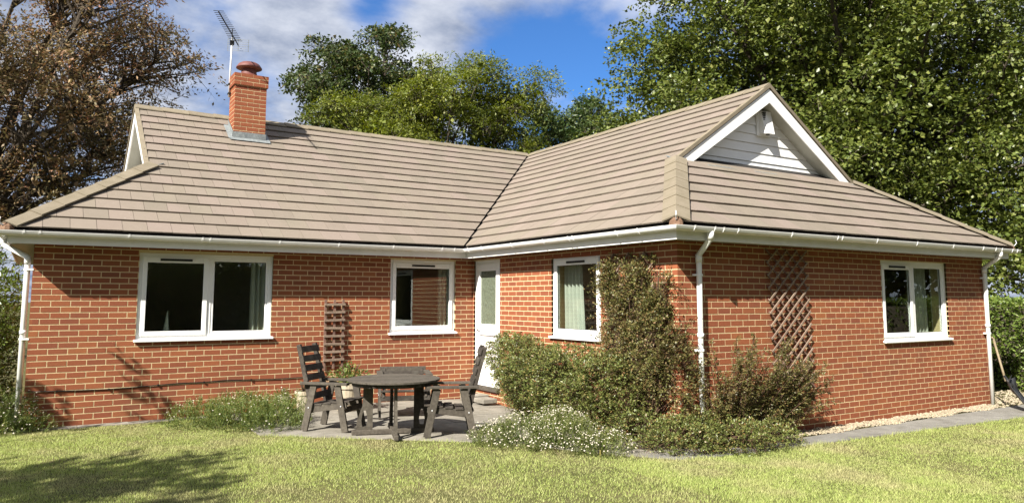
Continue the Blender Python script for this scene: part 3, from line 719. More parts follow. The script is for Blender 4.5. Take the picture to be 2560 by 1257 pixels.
# gablets
def gablet(fn, half, zb, zt, lab):
    """fn(u,d,z): u across, d outward from the clad face"""
    zpk = zt - .10; slope = KS
    hw = lambda z: (zpk - z) / slope
    bk = MB(fn); bk.prism([(-hw(zb - .1), -.03, zb - .1), (hw(zb - .1), -.03, zb - .1), (0, -.03, zpk)], (0, 0, 0)) if False else None
    bk.add([(-hw(zb - .1), -.02, zb - .1), (hw(zb - .1), -.02, zb - .1), (0, -.02, zpk), (-hw(zb - .1), -.05, zb - .1), (hw(zb - .1), -.05, zb - .1), (0, -.05, zpk)], [(0, 1, 2), (3, 4, 5), (0, 1, 4, 3), (1, 2, 5, 4), (2, 0, 3, 5)])
    gb = bk.build('gablet', 'fascia', H); gb['label'] = lab
    z = zb - .1; bh = .155
    while z < zpk - .05:
        z1 = min(z + bh, zpk - .01)
        mb = MB(fn); a0, a1 = hw(z), hw(z1 - .004)
        mb.add([(-a0, .012, z), (a0, .012, z), (a1, -.004, z1 - .006), (-a1, -.004, z1 - .006), (-a0, -.02, z), (a0, -.02, z), (a1, -.02, z1 - .006), (-a1, -.02, z1 - .006)],
               [(0, 1, 2, 3), (4, 5, 6, 7), (0, 1, 5, 4), (1, 2, 6, 5), (2, 3, 7, 6), (3, 0, 4, 7)])
        mb.build('cladding_board', 'upvc', gb); z += bh
    for s in (-1, 1):
        # bargeboard, its soffit, and the flashing at the foot
        mb = MB(fn); lo = zb - .06; zp = zt - .045; bw = .20
        def e_(z_): return s * (zp - z_) / slope
        mb.add([(0, .235, zp), (e_(lo), .235, lo), (e_(lo) - s * bw / slope * .9, .235, lo), (0, .235, zp - bw * 1.15), (0, .255, zp), (e_(lo), .255, lo), (e_(lo) - s * bw / slope * .9, .255, lo), (0, .255, zp - bw * 1.15)],
               [(0, 1, 2, 3), (4, 5, 6, 7), (0, 1, 5, 4), (1, 2, 6, 5), (2, 3, 7, 6), (3, 0, 4, 7)]); mb.build('bargeboard', 'upvc', gb)
        mb = MB(fn); zs_ = zp - bw * 1.15
        mb.add([(0, 0, zs_ + .03), (s * (zs_ + .03 - lo) / slope, 0, lo), (s * (zs_ + .03 - lo) / slope, .235, lo), (0, .235, zs_ + .03), (0, 0, zs_ + .045), (s * (zs_ + .03 - lo) / slope, 0, lo + .015), (s * (zs_ + .03 - lo) / slope, .235, lo + .015), (0, .235, zs_ + .045)],
               [(0, 1, 2, 3), (4, 5, 6, 7), (0, 1, 5, 4), (1, 2, 6, 5), (2, 3, 7, 6), (3, 0, 4, 7)]); mb.build('verge_soffit', 'soffit', gb)
    return gb
zb = ZE + KS * HR
G3 = lambda u, d, z: (XC + u, YV + .25 - d, z)
G4 = lambda u, d, z: (XV + .25 - d, YC + u, z)
gf = gablet(G3, 2.1, zb, ZRD, 'white clad gablet over the front hip'); gl_ = gablet(G4, 2.1, zb, ZRD, 'white clad gablet at the left end')
for fn, k in ((G3, 3), (G4, 4)):
    mb = MB(fn); w_ = RUN - HR - .04
    for i in range(8):
        a = -w_ + 2 * w_ * i / 8; b = a + 2 * w_ / 8; s_ = [random.uniform(-.012, .012) for _ in range(2)]
        mb.add([(a, .0, zb + .10), (b, .0, zb + .10), (b, .36, zb - .055 + s_[0]), (a, .36, zb - .055 + s_[1]), (a, .0, zb + .11), (b, .0, zb + .11), (b, .36, zb - .045 + s_[0]), (a, .36, zb - .045 + s_[1])], [(0, 1, 2, 3), (4, 5, 6, 7), (0, 1, 5, 4), (1, 2, 6, 5), (2, 3, 7, 6), (3, 0, 4, 7)])
    mb.build('apron_flashing', 'lead', gf if k == 3 else gl_)
# verge cappings along the gablet edges
for s in (-1, 1):
    for fn in (G3, G4):
        mb = MB(fn); lo = zb - .03; zt = ZRD + .02
        mb.add([(0, .275, zt + .02), (s * (zt - lo) / KS, .275, lo + .02), (s * (zt - lo) / KS, .21, lo + .025), (0, .21, zt + .025), (0, .275, zt - .045), (s * (zt - lo) / KS, .275, lo - .045), (s * (zt - lo) / KS, .21, lo - .045), (0, .21, zt - .045)],
               [(0, 1, 2, 3), (4, 5, 6, 7), (0, 1, 5, 4), (1, 2, 6, 5), (2, 3, 7, 6), (3, 0, 4, 7)]); mb.build('verge', 'ridge', roof)

# chimney
CZ1 = 5.83; mb = MB(); mb.box(CX0 + .003, CX1 - .003, CY0 + .003, CY1 - .003, 4.2, CZ1 - .01); mb.box(CX0 - .022, CX1 + .022, CY0 - .022, CY1 + .022, CZ1 - .215, CZ1 - .004)
ch = mb.build('chimney', 'mortar', H)
bl = {}
def cbrick(cx_, cy_, cz_, lx, ly, hz):
    k = (round(lx, 3), round(ly, 3), round(hz, 3))
    if k not in bl: m_ = MB(); m_.box(-lx / 2, lx / 2, -ly / 2, ly / 2, -hz / 2, hz / 2); bl[k] = m_.mesh('brick', 'brick')
    inst('brick', bl[k], ch, (cx_ + random.uniform(-.001, .001), cy_ + random.uniform(-.001, .001), cz_))
nrow = 20; z = CZ1; j = 0
while z > 4.45:
    hz = .0645; z0_ = z - hz; ex = .025 if j < 3 else .0
    x0, x1, y0, y1 = CX0 - ex, CX1 + ex, CY0 - ex, CY1 + ex
    for side, (a, b, c) in enumerate(((x0, x1, y0), (x0, x1, y1), (y0, y1, x0), (y0, y1, x1))):
        o = (.0 if j % 2 else .1125)
        cuts = [a] + [a + o + .225 * i for i in range(-1, 4) if a + .04 < a + o + .225 * i < b - .04] + [b]
        for i in range(len(cuts) - 1):
            p, q = cuts[i] + (.005 if i else 0), cuts[i + 1] - (.005 if i < len(cuts) - 2 else 0)
            if side < 2: cbrick((p + q) / 2, c + (.02 if side == 0 else -.02), (z + z0_) / 2, q - p, .04, hz)
            else:
                p2 = max(p, y0 + .041); q2 = min(q, y1 - .041)
                if q2 - p2 > .02: cbrick(c + (.02 if side == 2 else -.02), (p2 + q2) / 2, (z + z0_) / 2, .04, q2 - p2, hz)
    z -= CH; j += 1
zf = ZE + KS * (CY0 + EV)
mb = MB(); mb.box(CX0 - .012, CX1 + .012, CY0 - .012, CY0 + .02, zf - .02, zf + .16)
mb.add([(CX0 - .07, CY0 - .09, zf - .09 * KS + .052), (CX1 + .09, CY0 - .10, zf - .10 * KS + .052), (CX1 + .07, CY0 - .008, zf + .052), (CX0 - .07, CY0 - .008, zf + .052)], [(0, 1, 2, 3)])
for s, x in ((-1, CX0), (1, CX1)):
    z2 = ZE + KS * (CY1 + EV)
    mb.add([(x + s * .012, CY0 - .012, zf), (x + s * .012, CY1, z2), (x + s * .012, CY1, z2 + .17), (x + s * .012, CY0 - .012, zf + .16), (x + s * .09, CY0 - .06, zf - .06 * KS + .055), (x + s * .09, CY1, z2 + .055), (x + s * .01, CY1, z2 + .058), (x + s * .01, CY0 - .06, zf - .06 * KS + .058)], [(0, 1, 2, 3), (4, 5, 6, 7)])
mb.build('flashing', 'lead', ch)
cc = ((CX0 + CX1) / 2, (CY0 + CY1) / 2, CZ1)
mb = MB(); mb.lathe([(.15, -.03), (.15, .05), (.14, .10), (.13, .16)], cc, 24); mb.lathe([(.001, .06), (.16, .05), (.19, .02), (.19, -.01)], cc, 24); mb.build('flue_pot', 'cowl', ch, True)
mb = MB(); mb.lathe([(.10, .16), (.20, .165), (.235, .175), (.235, .19), (.19, .255), (.15, .28), (.001, .285)], cc, 28); mb.build('flue_cowl', 'cowl', ch, True)

# ------------------------------------------------------------------ things fixed to the house
ae = empty('television_aerial', (2.945, 3.12, 5.55), 'rooftop television aerial on a mast strapped to the brick chimney', 'aerial')
mb = MB(); mb.tube([(2.945, 3.10, 5.45), (2.96, 3.08, 6.62)], .016, 10); mb.build('mast', 'metal', ae, True)
bz = 6.52; b0 = Vector((3.10, 3.20, bz)); b1 = Vector((2.42, 1.62, bz + .02)); bd = (b1 - b0).normalized(); bs = Vector((-bd.y, bd.x, 0))
mb = MB(); mb.bar(b0, b1, .016, .016); mb.build('boom', 'black', ae)
el = MB()
me_ = None
for i in range(17):
    p = b0 + bd * (.22 + i * .092); hl = .115 - i * .0018
    m_ = MB(); m_.tube([p - bs * hl + Vector((0, 0, .012)), p + bs * hl + Vector((0, 0, .012))], .0055, 5); m_.build('element', 'black', ae)
mb = MB()
for i in range(6): mb.bar(b0 - bs * .20 + Vector((0, 0, -.11 + i * .044)), b0 + bs * .20 + Vector((0, 0, -.11 + i * .044)), .004, .006)
for s in (-1, 0, 1): mb.bar(b0 + bs * .19 * s + Vector((0, 0, -.12)), b0 + bs * .19 * s + Vector((0, 0, .12)), .008, .008)
mb.build('reflector', 'lead', ae)
mb = MB(); mb.box(2.925, 2.995, 3.05, 3.12, bz - .05, bz + .03); mb.tube([(2.96, 3.08, bz), (2.93, 2.95, bz + .12), (2.90, 2.8, bz + .16)], .009, 6); mb.build('clamp', 'black', ae)
mb = MB()
for z in (5.52, 5.70): mb.box(2.925, 2.972, 3.04, 3.16, z - .012, z + .012)
mb.build('strap', 'black', ae)

al = empty('alarm_box', G3(.09, .02, 4.38), 'white wedge-shaped alarm box high on the front gablet', 'alarm')
# backplate, a sloping cover and a dark louvre
mb = MB(G3); mb.box(-.06, .27, .012, .03, 4.36, 4.80); mb.build('backplate', 'fascia', al)
mb = MB(G3); mb.add([(.0, .03, 4.40), (.24, .03, 4.40), (.24, .03, 4.78), (.0, .03, 4.78), (.03, .17, 4.38), (.22, .17, 4.38), (.20, .11, 4.775), (.09, .11, 4.775)], [(0, 1, 2, 3), (4, 5, 6, 7), (0, 1, 5, 4), (1, 2, 6, 5), (2, 3, 7, 6), (3, 0, 4, 7)]); mb.build('cover', 'upvc', al, bevel=.008)
mb = MB(G3)
for i in range(5): mb.box(.03, .075, .035, .115, 4.62 + i * .03, 4.634 + i * .03)
mb.build('louvre', 'black', al)
mb = MB(G3); mb.tube([(.12, .1, 4.375), (.12, .1, 4.392)], .03, 12); mb.build('lens', 'plastic', al)

cb = MB(); cp = [(.02, .477), (.35, .462), (.62, .457), (.95, .452), (1.23, .458), (1.55, .472), (1.83, .482), (2.15, .478), (2.42, .489), (2.8, .478), (3.22, .468), (3.6, .473), (3.95, .468)]
cb.tube([(x, -.009, z) for x, z in cp], .006, 6)
wc = empty('wall_cable', (2, 0, .47), 'thin black cable sagging along the foot of the left wing', 'cable'); cb.build('cable_run', 'cable', wc, True)
for x, z in cp[1::2]: m_ = MB(); m_.box(x - .008, x + .008, -.026, -.001, z - .012, z + .012); m_.build('cable_clip', 'black', wc)

# trellises
tr = empty('ladder_trellis', (4.03, -.02, .57), 'narrow weathered ladder trellis fixed between the two left-wing windows', 'trellis')
for i, u in enumerate((3.885, 4.03, 4.17)):
    m_ = MB(F1); m_.box(u - .017 - .0, u + .017, .022, .044, .565 + (.02 if i == 1 else 0), 1.645); m_.build('upright', 'trellis', tr)
for i in range(8):
    z = .70 + i * .122; m_ = MB(F1); dz = random.uniform(-.006, .006); m_.add([(3.862, .044, z + dz), (4.195, .044, z - dz), (4.195, .066, z - dz), (3.862, .066, z + dz), (3.862, .044, z + .034 + dz), (4.195, .044, z + .034 - dz), (4.195, .066, z + .034 - dz), (3.862, .066, z + .034 + dz)], [(0, 1, 2, 3), (4, 5, 6, 7), (0, 1, 5, 4), (1, 2, 6, 5), (2, 3, 7, 6), (3, 0, 4, 7)]); m_.build('rung', 'trellis_grey', tr)
def diamond(fn, u0, u1, z0, z1, du, dz, root, lean=0.0, d0=.02):
    """expanding trellis: two layers of slanting laths"""
    k = 0
    ncol = int(round((u1 - u0) / du)); nrow_ = int(round((z1 - z0) / dz))
    for sgn in (1, -1):
        for c in range(-2 * nrow_, ncol + 2 * nrow_ + 1, 2):
            # lath through (u0 + c*du, z0) rising with slope dz/du*sgn
            pts = []
            for t in range(nrow_ + 1):
                u = u0 + c * du + sgn * t * du
                if u0 - 1e-6 <= u <= u1 + 1e-6: pts.append((u, z0 + t * dz))
            if len(pts) < 2: continue
            a, b = pts[0], pts[-1]; w_ = .011; e = .025 / math.hypot(b[0] - a[0], b[1] - a[1]) if b != a else 0
            A = Vector((a[0], 0, a[1])); B = Vector((b[0], 0, b[1])); dr = (B - A).normalized(); A -= dr * .02; B += dr * .02
            n_ = Vector((-dr.z, 0, dr.x)) * w_; dd = d0 + (.013 if sgn > 0 else 0) + random.uniform(0, .002)
            ln = lambda p: p + Vector((lean * (z1 - p.z), 0, 0))
            q = [ln(A + n_), ln(B + n_), ln(B - n_), ln(A - n_)]
            m_ = MB(fn); m_.add([(p.x, dd, p.z) for p in q] + [(p.x, dd + .011, p.z) for p in q], [(0, 1, 2, 3), (4, 5, 6, 7), (0, 1, 5, 4), (1, 2, 6, 5), (2, 3, 7, 6), (3, 0, 4, 7)]); m_.build('lath', 'trellis' if sgn < 0 else 'trellis_grey', root)
t3 = empty('diamond_trellis', F3(8.5, .03, .5), 'tall brown diamond trellis bare against the front wing wall', 'trellis')
diamond(F3, 8.10, 8.90, .50, 2.30, .10, .082, t3, .045)
t2 = empty('diamond_trellis', F2(4.2, .03, .6), 'diamond trellis smothered by the climbing shrub at the wall corner', 'trellis')
diamond(F2, 3.70, 4.60, .70, 2.24, .15, .14, t2)

# curtains and the things just inside the windows
def curtain(fn, u0, u1, z0, z1, d, lab, folds=5, amp=.035, pinch=None):
    n = 60; mb = MB(fn); vs = []; zs_ = [z0 + (z1 - z0) * k / 6 for k in range(7)]
    for z in zs_:
        t = (z - z0) / (z1 - z0)
        for i in range(n + 1):
            f = i / n; w_ = u1 - u0
            u = u0 + w_ * f if pinch is None else u0 + (w_ * f) * (1 - pinch * (1 - t))
            vs.append((u, -d - amp * math.sin(f * folds * 2 * math.pi + .6 * t) - .01 * math.sin(f * 31), z))
    mb.add(vs, [(k * (n + 1) + i, k * (n + 1) + i + 1, (k + 1) * (n + 1) + i + 1, (k + 1) * (n + 1) + i) for k in range(6) for i in range(n)])
    return tag(mb.build('curtain', 'curtain', None, True), lab, 'curtain', 'curtains behind the windows')
curtain(F1, 2.80, 3.10, 1.18, 2.28, .24, 'pale curtain behind the right light of the wide left window', 4)
curtain(F1, 5.98, 6.16, .95, 2.28, .24, 'pale curtain edge behind the window next to the door', 3)
curtain(F2, 2.38, 2.80, .95, 2.26, .24, 'pale gathered curtain behind the window above the shrub', 5, .03, -.25)
curtain(F3, 11.95, 12.30, .9, 2.22, .26, 'pale curtain behind the right light of the front wing window', 4, .03)
mb = MB(); mb.add([(1.62, .22, 1.13), (1.66, .27, 1.13), (1.665, .27, 1.50), (1.64, .25, 1.36)], [(0, 1, 2, 3)]); mb.prism([(1.60, .24, 1.12), (1.70, .24, 1.12), (1.665, .26, 1.50)], (0, .004, 0))
tag(mb.build('folded_card', 'curtain'), 'small white card standing inside the wide left window', 'card')

# ------------------------------------------------------------------ garden furniture
def place(root, loc, fx, fy):
    root.matrix_world = Matrix.Translation(loc) @ Matrix.Rotation(math.atan2(fy, fx), 4, 'Z')
def frame(loc, fx, fy):
    """local x = facing, y = left, z up -> world"""
    f = Vector((fx, fy, 0)).normalized(); l = Vector((-f.y, f.x, 0)); o = Vector(loc)
    return lambda x, y, z: tuple(o + f * x + l * y + Vector((0, 0, z)))
def chair(loc, fx, fy, lab, back=1.06, low=False, width=.56):
    fn = frame(loc, fx, fy); root = empty('garden_armchair', loc, lab, 'chair', 'slatted wooden chairs round the garden table')
    hw = width / 2 - .03
    def bar(name, p, q, w_, h, upv, m='wood_dark', w2=None):
        mb = MB(); mb.bar(fn(*p), fn(*q), w_, h, Vector(fn(*upv)) - Vector(fn(0, 0, 0)), w2); return mb.build(name, m, root, bevel=.004)
    for s in (-1, 1):
        y = s * hw
        bar('leg', (-.285, y, .005), (-.165, y, .57), .032, .085, (1, 0, 0), 'wood_grey')
        bar('leg', (.275, y, .005), (.155, y, .57), .032, .085, (1, 0, 0), 'wood_grey')
        bar('arm', (-.34, y, .588), (.30, y, .588), .085, .03, (0, 0, 1), 'wood_grey')
        bar('seat_rail', (-.27, y * .86, .26), (.27, y * .86, .33), .03, .08, (0, 0, 1), 'wood_grey')
        # back post leans
        top = back; bx = -.42 if not low else -.36
        bar('back_post', (-.20, y * .80, .22), (bx, y * .80, top), .04, .055, (1, 0, 0), 'wood_dark')
        mb = MB()
        for x, z in ((-.225, .29), (.215, .32)): mb.tube([fn(x, y - s * .0, z), fn(x, y + s * .022, z)], .008, 8)
        mb.build('bolt', 'metal', root)
    for i in range(5):
        x = -.24 + i * .125; z = .305 + (x + .27) / .54 * .07
        bar('seat_slat', (x, -hw * .95, z), (x, hw * .95, z), .098, .02, (0, 0, 1), 'wood_dark')
    n = 6 if not low else 3; z0_ = .42; z1_ = back - .06
    bx = -.42 if not low else -.36
    for i in range(n):
        z = z0_ + (z1_ - z0_) * i / max(1, n - 1); t = (z - .22) / (back - .22); x = -.20 + (bx + .20) * t + .032
        dirn = Vector((bx + .20, 0, back - .22)).normalized()
        bar('back_slat', (x, -hw * .92, z), (x, hw * .92, z), .082 if not low else .05, .018, (1, 0, .3), 'wood_dark')
    if low: bar('top_rail', (bx + .01, -hw * .98, back - .01), (bx + .01, hw * .98, back - .01), .03, .07, (0, 0, 1), 'wood_grey')
    bar('cross_rail', (.25, -hw, .27), (.25, hw, .27), .03, .07, (0, 0, 1), 'wood_dark')
    return root
chair((3.36, -2.06, .016), .69, -.72, 'dark slatted wooden armchair left of the round table, facing right')
chair((4.425, -3.17, .016), -.90, .43, 'weathered wooden armchair right of the round table, seen side-on with its back to the shrub')
chair((4.56, -1.52, .016), -.36, -.93, 'low wooden armchair half hidden behind the round table', .63, True, .74)

tb = empty('garden_table', (3.85, -2.78, .016), 'round dark wooden garden table with slatted top and cut-out panel legs', 'table')
tf = frame((3.85, -2.79, .016), .946, -.324); ZT = .668
RR = .565
for i in range(9):
    y0 = -RR + i * (2 * RR / 9) + .004; y1 = y0 + 2 * RR / 9 - .008
    n = 8; poly = []
    ysq = [y0 + (y1 - y0) * k / 4 for k in range(5)]
    right = [(math.sqrt(max(RR * RR - y * y, 1e-4)), y) for y in ysq]; left = [(-x, y) for x, y in right][::-1]
    poly = right + left
    mb = MB(); mb.prism([tf(x, y, ZT - .024) for x, y in poly], (0, 0, .024 + random.uniform(-.001, .001))); mb.build('top_slat', 'wood_grey', tb, bevel=.003)
mb = MB()
for y in (-.26, .26): mb.bar(tf(y, -.46, ZT - .045), tf(y, .46, ZT - .045), .045, .04)
mb.build('batten', 'wood_dark', tb)
mb = MB(); 
for k in range(28):
    a0, a1 = 2 * math.pi * k / 28, 2 * math.pi * (k + 1) / 28; mb.bar(tf(math.cos(a0) * .50, math.sin(a0) * .50, ZT - .05), tf(math.cos(a1) * .50, math.sin(a1) * .50, ZT - .05), .02, .045)
mb.build('apron', 'wood_dark', tb)
def panel_leg(ax, ay):
    """flared board with a keyhole slot, standing radially"""
    outer = [(.25, .05), (.445, .05), (.44, .16), (.405, .26), (.375, .34), (.365, .62), (.25, .62)]
    slot = [(.325, .10), (.375, .10), (.387, .17), (.377, .24), (.36, .29), (.337, .29), (.322, .24), (.314, .17)]
    bm = bmesh.new()
    th = .032; px_ = (-ay, ax)
    def P(r_, z, s): return tf(ax * r_ + px_[0] * s * th / 2, ay * r_ + px_[1] * s * th / 2, z)
    # slice the board into quads around the slot
    zs_ = sorted(set([z for _, z in outer] + [z for _, z in slot]))
    def xr(poly, z):
        xs_ = []
        for i in range(len(poly)):
            (a, za), (b, zb_) = poly[i], poly[(i + 1) % len(poly)]
            if (za - z) * (zb_ - z) <= 0 and za != zb_: xs_.append(a + (b - a) * (z - za) / (zb_ - za))
        return (min(xs_), max(xs_)) if xs_ else None
    mb = MB()
    for i in range(len(zs_) - 1):
        za, zb_ = zs_[i], zs_[i + 1]; ea, eb = xr(outer, za + 1e-5), xr(outer, zb_ - 1e-5); sa, sb = xr(slot, za + 1e-5), xr(slot, zb_ - 1e-5)
        strips = [((ea[0], ea[1]), (eb[0], eb[1]))] if not (sa and sb) else [((ea[0], sa[0]), (eb[0], sb[0])), ((sa[1], ea[1]), (sb[1], eb[1]))]
        for (a0, a1), (b0_, b1_) in strips:
            mb.add([P(a0, za, -1), P(a1, za, -1), P(b1_, zb_, -1), P(b0_, zb_, -1), P(a0, za, 1), P(a1, za, 1), P(b1_, zb_, 1), P(b0_, zb_, 1)], [(0, 1, 2, 3), (4, 5, 6, 7), (1, 2, 6, 5), (3, 0, 4, 7)])
    mb.build('panel_leg', 'wood_dark' if ax > .5 or ay > .5 else 'wood_grey', tb)  # shade on the right and far legs is put into the darker wood colour
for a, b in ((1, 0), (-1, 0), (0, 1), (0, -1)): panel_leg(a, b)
for a, b in ((1, 0), (0, 1)):
    mb = MB(); mb.bar(tf(-.50 * a, -.50 * b, .03), tf(.50 * a, .50 * b, .03 + .001 * b), .05, .055); mb.build('foot_bar', 'wood_grey', tb, bevel=.006)

def leaf_cloud(P, D, size, wr=.5):
    n = len(P); return leafgeo(P, unit(D), sideof(unit(D)), size * RNG.uniform(.7, 1.25, n), size * wr * RNG.uniform(.7, 1.2, n))
def pot(loc, r_, h, lab, plant=None, kind='tapered'):
    root = empty('flower_pot', loc, lab, 'pot', 'pots by the house wall'); mb = MB()
    mb.lathe([(.001, 0), (r_ * .70, 0), (r_ * .80, h * .3), (r_ * .93, h * .8), (r_ * 1.02, h * .82), (r_ * 1.04, h), (r_ * .92, h), (r_ * .88, h * .88), (.001, h * .87)], loc, 24); mb.build('vessel', 'terracotta', root, False)
    mb = MB(); mb.lathe([(.001, h * .9), (r_ * .89, h * .9)], loc, 20); mb.build('potting_soil', 'soil', root)
    if plant:
        n, sp, ht, sz, m_ = plant; a = RNG.uniform(0, 2 * math.pi, n); q = RNG.uniform(0, 1, n) ** .6; t = RNG.uniform(0, 1, n)
        P = np.stack([loc[0] + np.cos(a) * q * sp * (.3 + t), loc[1] + np.sin(a) * q * sp * (.3 + t), loc[2] + h * .9 + t * ht * (1.1 - .5 * q)], 1)
        D = np.stack([np.cos(a) * q, np.sin(a) * q, RNG.uniform(-.3, .9, n)], 1) + RNG.normal(size=(n, 3)) * .4
        V, T = leaf_cloud(P, D, sz); o = npmesh('foliage', V, T, m_, root)
        mb = MB()
        for k in range(14): b_ = 2 * math.pi * k / 14; mb.tube([(loc[0], loc[1], loc[2] + h * .85), (loc[0] + math.cos(b_) * sp * .8 * random.uniform(.4, 1), loc[1] + math.sin(b_) * sp * .8 * random.uniform(.4, 1), loc[2] + h + ht * random.uniform(.5, .95))], [.006, .003], 5)
        mb.build('stem', 'twig', root)
    return root
pot((3.19, -.38, .018), .10, .24, 'small cream pot with a sparse plant, leftmost by the wall', (130, .10, .12, .035, 'cotoneaster_red'))
pot((3.46, -.42, .018), .125, .30, 'pale weathered pot between the small pot and the left chair', (60, .12, .16, .04, 'fleabane'))
pot((4.06, -.62, .018), .205, .40, 'large cream pot of leafy green plants behind the table', (420, .27, .30, .07, 'fleabane_green'))
mb = MB(); mb.box(6.12, 6.50, -.62, -.32, .0, .085); mb.box(6.16, 6.42, -1.02, -.70, .0, .07); tag(mb.build('step_block', 'slab', None, bevel=.01), 'grey stone block at the foot of the back door', 'step')

# shovel leaning by the right-hand downpipe
sv = empty('shovel', (13.1, -5.75, -.08), 'black scoop shovel with a wooden handle leaning at the right corner', 'shovel')
tip = Vector((13.17, -5.83, -.068)); so_ = Vector((13.28, -5.42, .36)); gp = Vector((13.52, -5.16, 1.02)); ax = (so_ - tip).normalized(); sx = Vector((.80, .28, .0)); sx = (sx - ax * sx.dot(ax)).normalized(); nx_ = ax.cross(sx).normalized()
if nx_.dot(Vector((0, -1, .3))) < 0: nx_ = -nx_
mb = MB(); vs = []; nn_ = 8
for i in range(7):
    t = i / 6; c = tip + (so_ - tip) * t; wd = .17 * (1 - .06 * (1 - t)) if t < .8 else .17 - (t - .8) * .55
    for k in range(nn_ + 1):
        f = -1 + 2 * k / nn_; vs.append(tuple(c + sx * (f * wd) + nx_ * (abs(f) ** 3 * .055 * (.3 + t) - .03 * t + (.10 * max(0, t - .8) / .2))))
mb.add(vs, [(i * (nn_ + 1) + k, i * (nn_ + 1) + k + 1, (i + 1) * (nn_ + 1) + k + 1, (i + 1) * (nn_ + 1) + k) for i in range(6) for k in range(nn_)])
bl_ = mb.build('blade', 'plastic', sv, True); md = bl_.modifiers.new('thick', 'SOLIDIFY'); md.thickness = .006
mb = MB(); mb.tube([so_ - ax * .12 + nx_ * .02, so_ + (gp - so_) * .12], [.028, .022], 10); mb.build('socket', 'plastic', sv, True)
mb = MB(); mb.tube([so_, so_ + (gp - so_) * .5, gp], [.018, .017, .017], 10); mb.build('handle', 'handle', sv, True)
mb = MB(); mb.tube([gp - sx * .055, gp + sx * .055], .015, 8); mb.build('grip', 'handle', sv, True)

# ------------------------------------------------------------------ planting
def ellipsoid_shell(els, n, shell=.35):
    """points and outward directions in the outer shell of a union of ellipsoids"""
    vol = np.array([(r[0] * r[1] + r[1] * r[2] + r[0] * r[2]) for _, r in els]); pk = RNG.choice(len(els), n, p=vol / vol.sum())
    C_ = np.array([c for c, _ in els])[pk]; Rr = np.array([r for _, r in els])[pk]; d = rnd(n); q = 1 - shell * RNG.uniform(0, 1, n) ** 1.3
    return C_ + d * Rr * q[:, None], unit(d / Rr), q
def shrub(name, label, cat, els, nsp, leaves, lsize, m, stem_m='twig', ok=None, patchy=None, sprig=.16, droop=.5, wr=.55, stems=None, group=None, bias=None, shell=.4, base=None):
    root = empty(name, base or (els[0][0][0], els[0][0][1], g(els[0][0][0], els[0][0][1])), label, cat, group)
    P, Nn, q = ellipsoid_shell(els, nsp, shell)
    keep = P[:, 2] > g_np(P[:, 0], P[:, 1]) + .0
    if ok is not None: keep &= ok(P)
    if patchy:
        f = lambda k, a: np.sin(P[:, 0] * k + a) * np.sin(P[:, 1] * k * 1.17 + 2 * a) * np.sin(P[:, 2] * k * .93 + 3 * a)
        keep &= (f(9, .4) + .7 * f(19, 1.1) + .25 * RNG.normal(size=len(P))) > patchy
    P, Nn = P[keep], Nn[keep]; n = len(P)
    b = np.zeros(3) if bias is None else np.array(bias)
    D = unit(Nn + RNG.normal(size=(n, 3)) * .55 + np.array([0, 0, .35]) + b); ln = sprig * RNG.uniform(.6, 1.5, n)
    k = leaves; t = (np.arange(k) + .5) / k
    # points along drooping sprigs
    X = P[:, None, :] + D[:, None, :] * (ln[:, None, None] * t[None, :, None]) + np.array([0, 0, -1.0]) * (ln[:, None] * droop * (t ** 2)[None, :])[..., None]
    S = sideof(D); sg = np.where(np.arange(k) % 2 == 0, 1, -1)
    LD = D[:, None, :] * .6 + S[:, None, :] * sg[None, :, None] * .9 + RNG.normal(size=(n, k, 3)) * .3 + np.array([0, 0, .15])
    X = X.reshape(-1, 3); LD = LD.reshape(-1, 3)
    zk = X[:, 2] > g_np(X[:, 0], X[:, 1]) - .01
    if ok is not None: zk &= ok(X)
    X, LD = X[zk], LD[zk]
    V, T = leaf_cloud(X, LD, lsize, wr); npmesh('foliage', V, T, m, root)
    # sprig stems (thin triangles) and a few woody branches
    ns = min(n, 3500); E_ = P[:ns] + D[:ns] * ln[:ns, None] - np.array([0, 0, 1.0]) * (ln[:ns, None] * droop)
    B0 = P[:ns] - D[:ns] * .06; sd_ = S[:ns] * .0035
    V = np.stack([B0 - sd_, B0 + sd_, E_], 1).reshape(-1, 3); T = np.arange(ns * 3).reshape(-1, 3); npmesh('sprigs', V, T, stem_m, root)
    mb = MB()
    for (c, r_) in els:
        for j in range(stems or 5):
            tgt = Vector(c) + Vector([random.uniform(-.75, .75) * r_[i] for i in range(3)]); bs_ = base or (c[0], c[1], 0); b_ = Vector((bs_[0] + random.uniform(-.08, .08), bs_[1] + random.uniform(-.08, .08), g(bs_[0], bs_[1])))
            mid = (tgt + b_) / 2 + Vector((random.uniform(-.06, .06), random.uniform(-.06, .06), .08))
            mb.tube([b_, mid, tgt], [.016, .010, .004], 6)
    tag(mb.build('branches', stem_m, root), kind='stuff')
    return root
wall_ok = lambda X: ~((X[:, 0] > L1 - .01) & (X[:, 1] > -L2 - .01)) & ~((X[:, 1] > -.01) & (X[:, 0] < L1))
shrub('cotoneaster_bush', 'dense rounded cotoneaster bush against the wall beside the white door', 'bush',
      [((6.22, -1.72, .80), (.34, .46, .34)), ((6.12, -2.2, .76), (.46, .52, .36)), ((6.0, -2.85, .62), (.58, .62, .40)), ((6.02, -3.55, .58), (.56, .62, .48)), ((6.22, -2.1, .42), (.30, .55, .36)), ((6.15, -2.8, .38), (.42, .8, .40)), ((6.05, -4.2, .5), (.52, .5, .5))],
      9500, 9, .034, 'cotoneaster', ok=wall_ok, base=(6.4, -2.4, 0), sprig=.10, patchy=-.25)
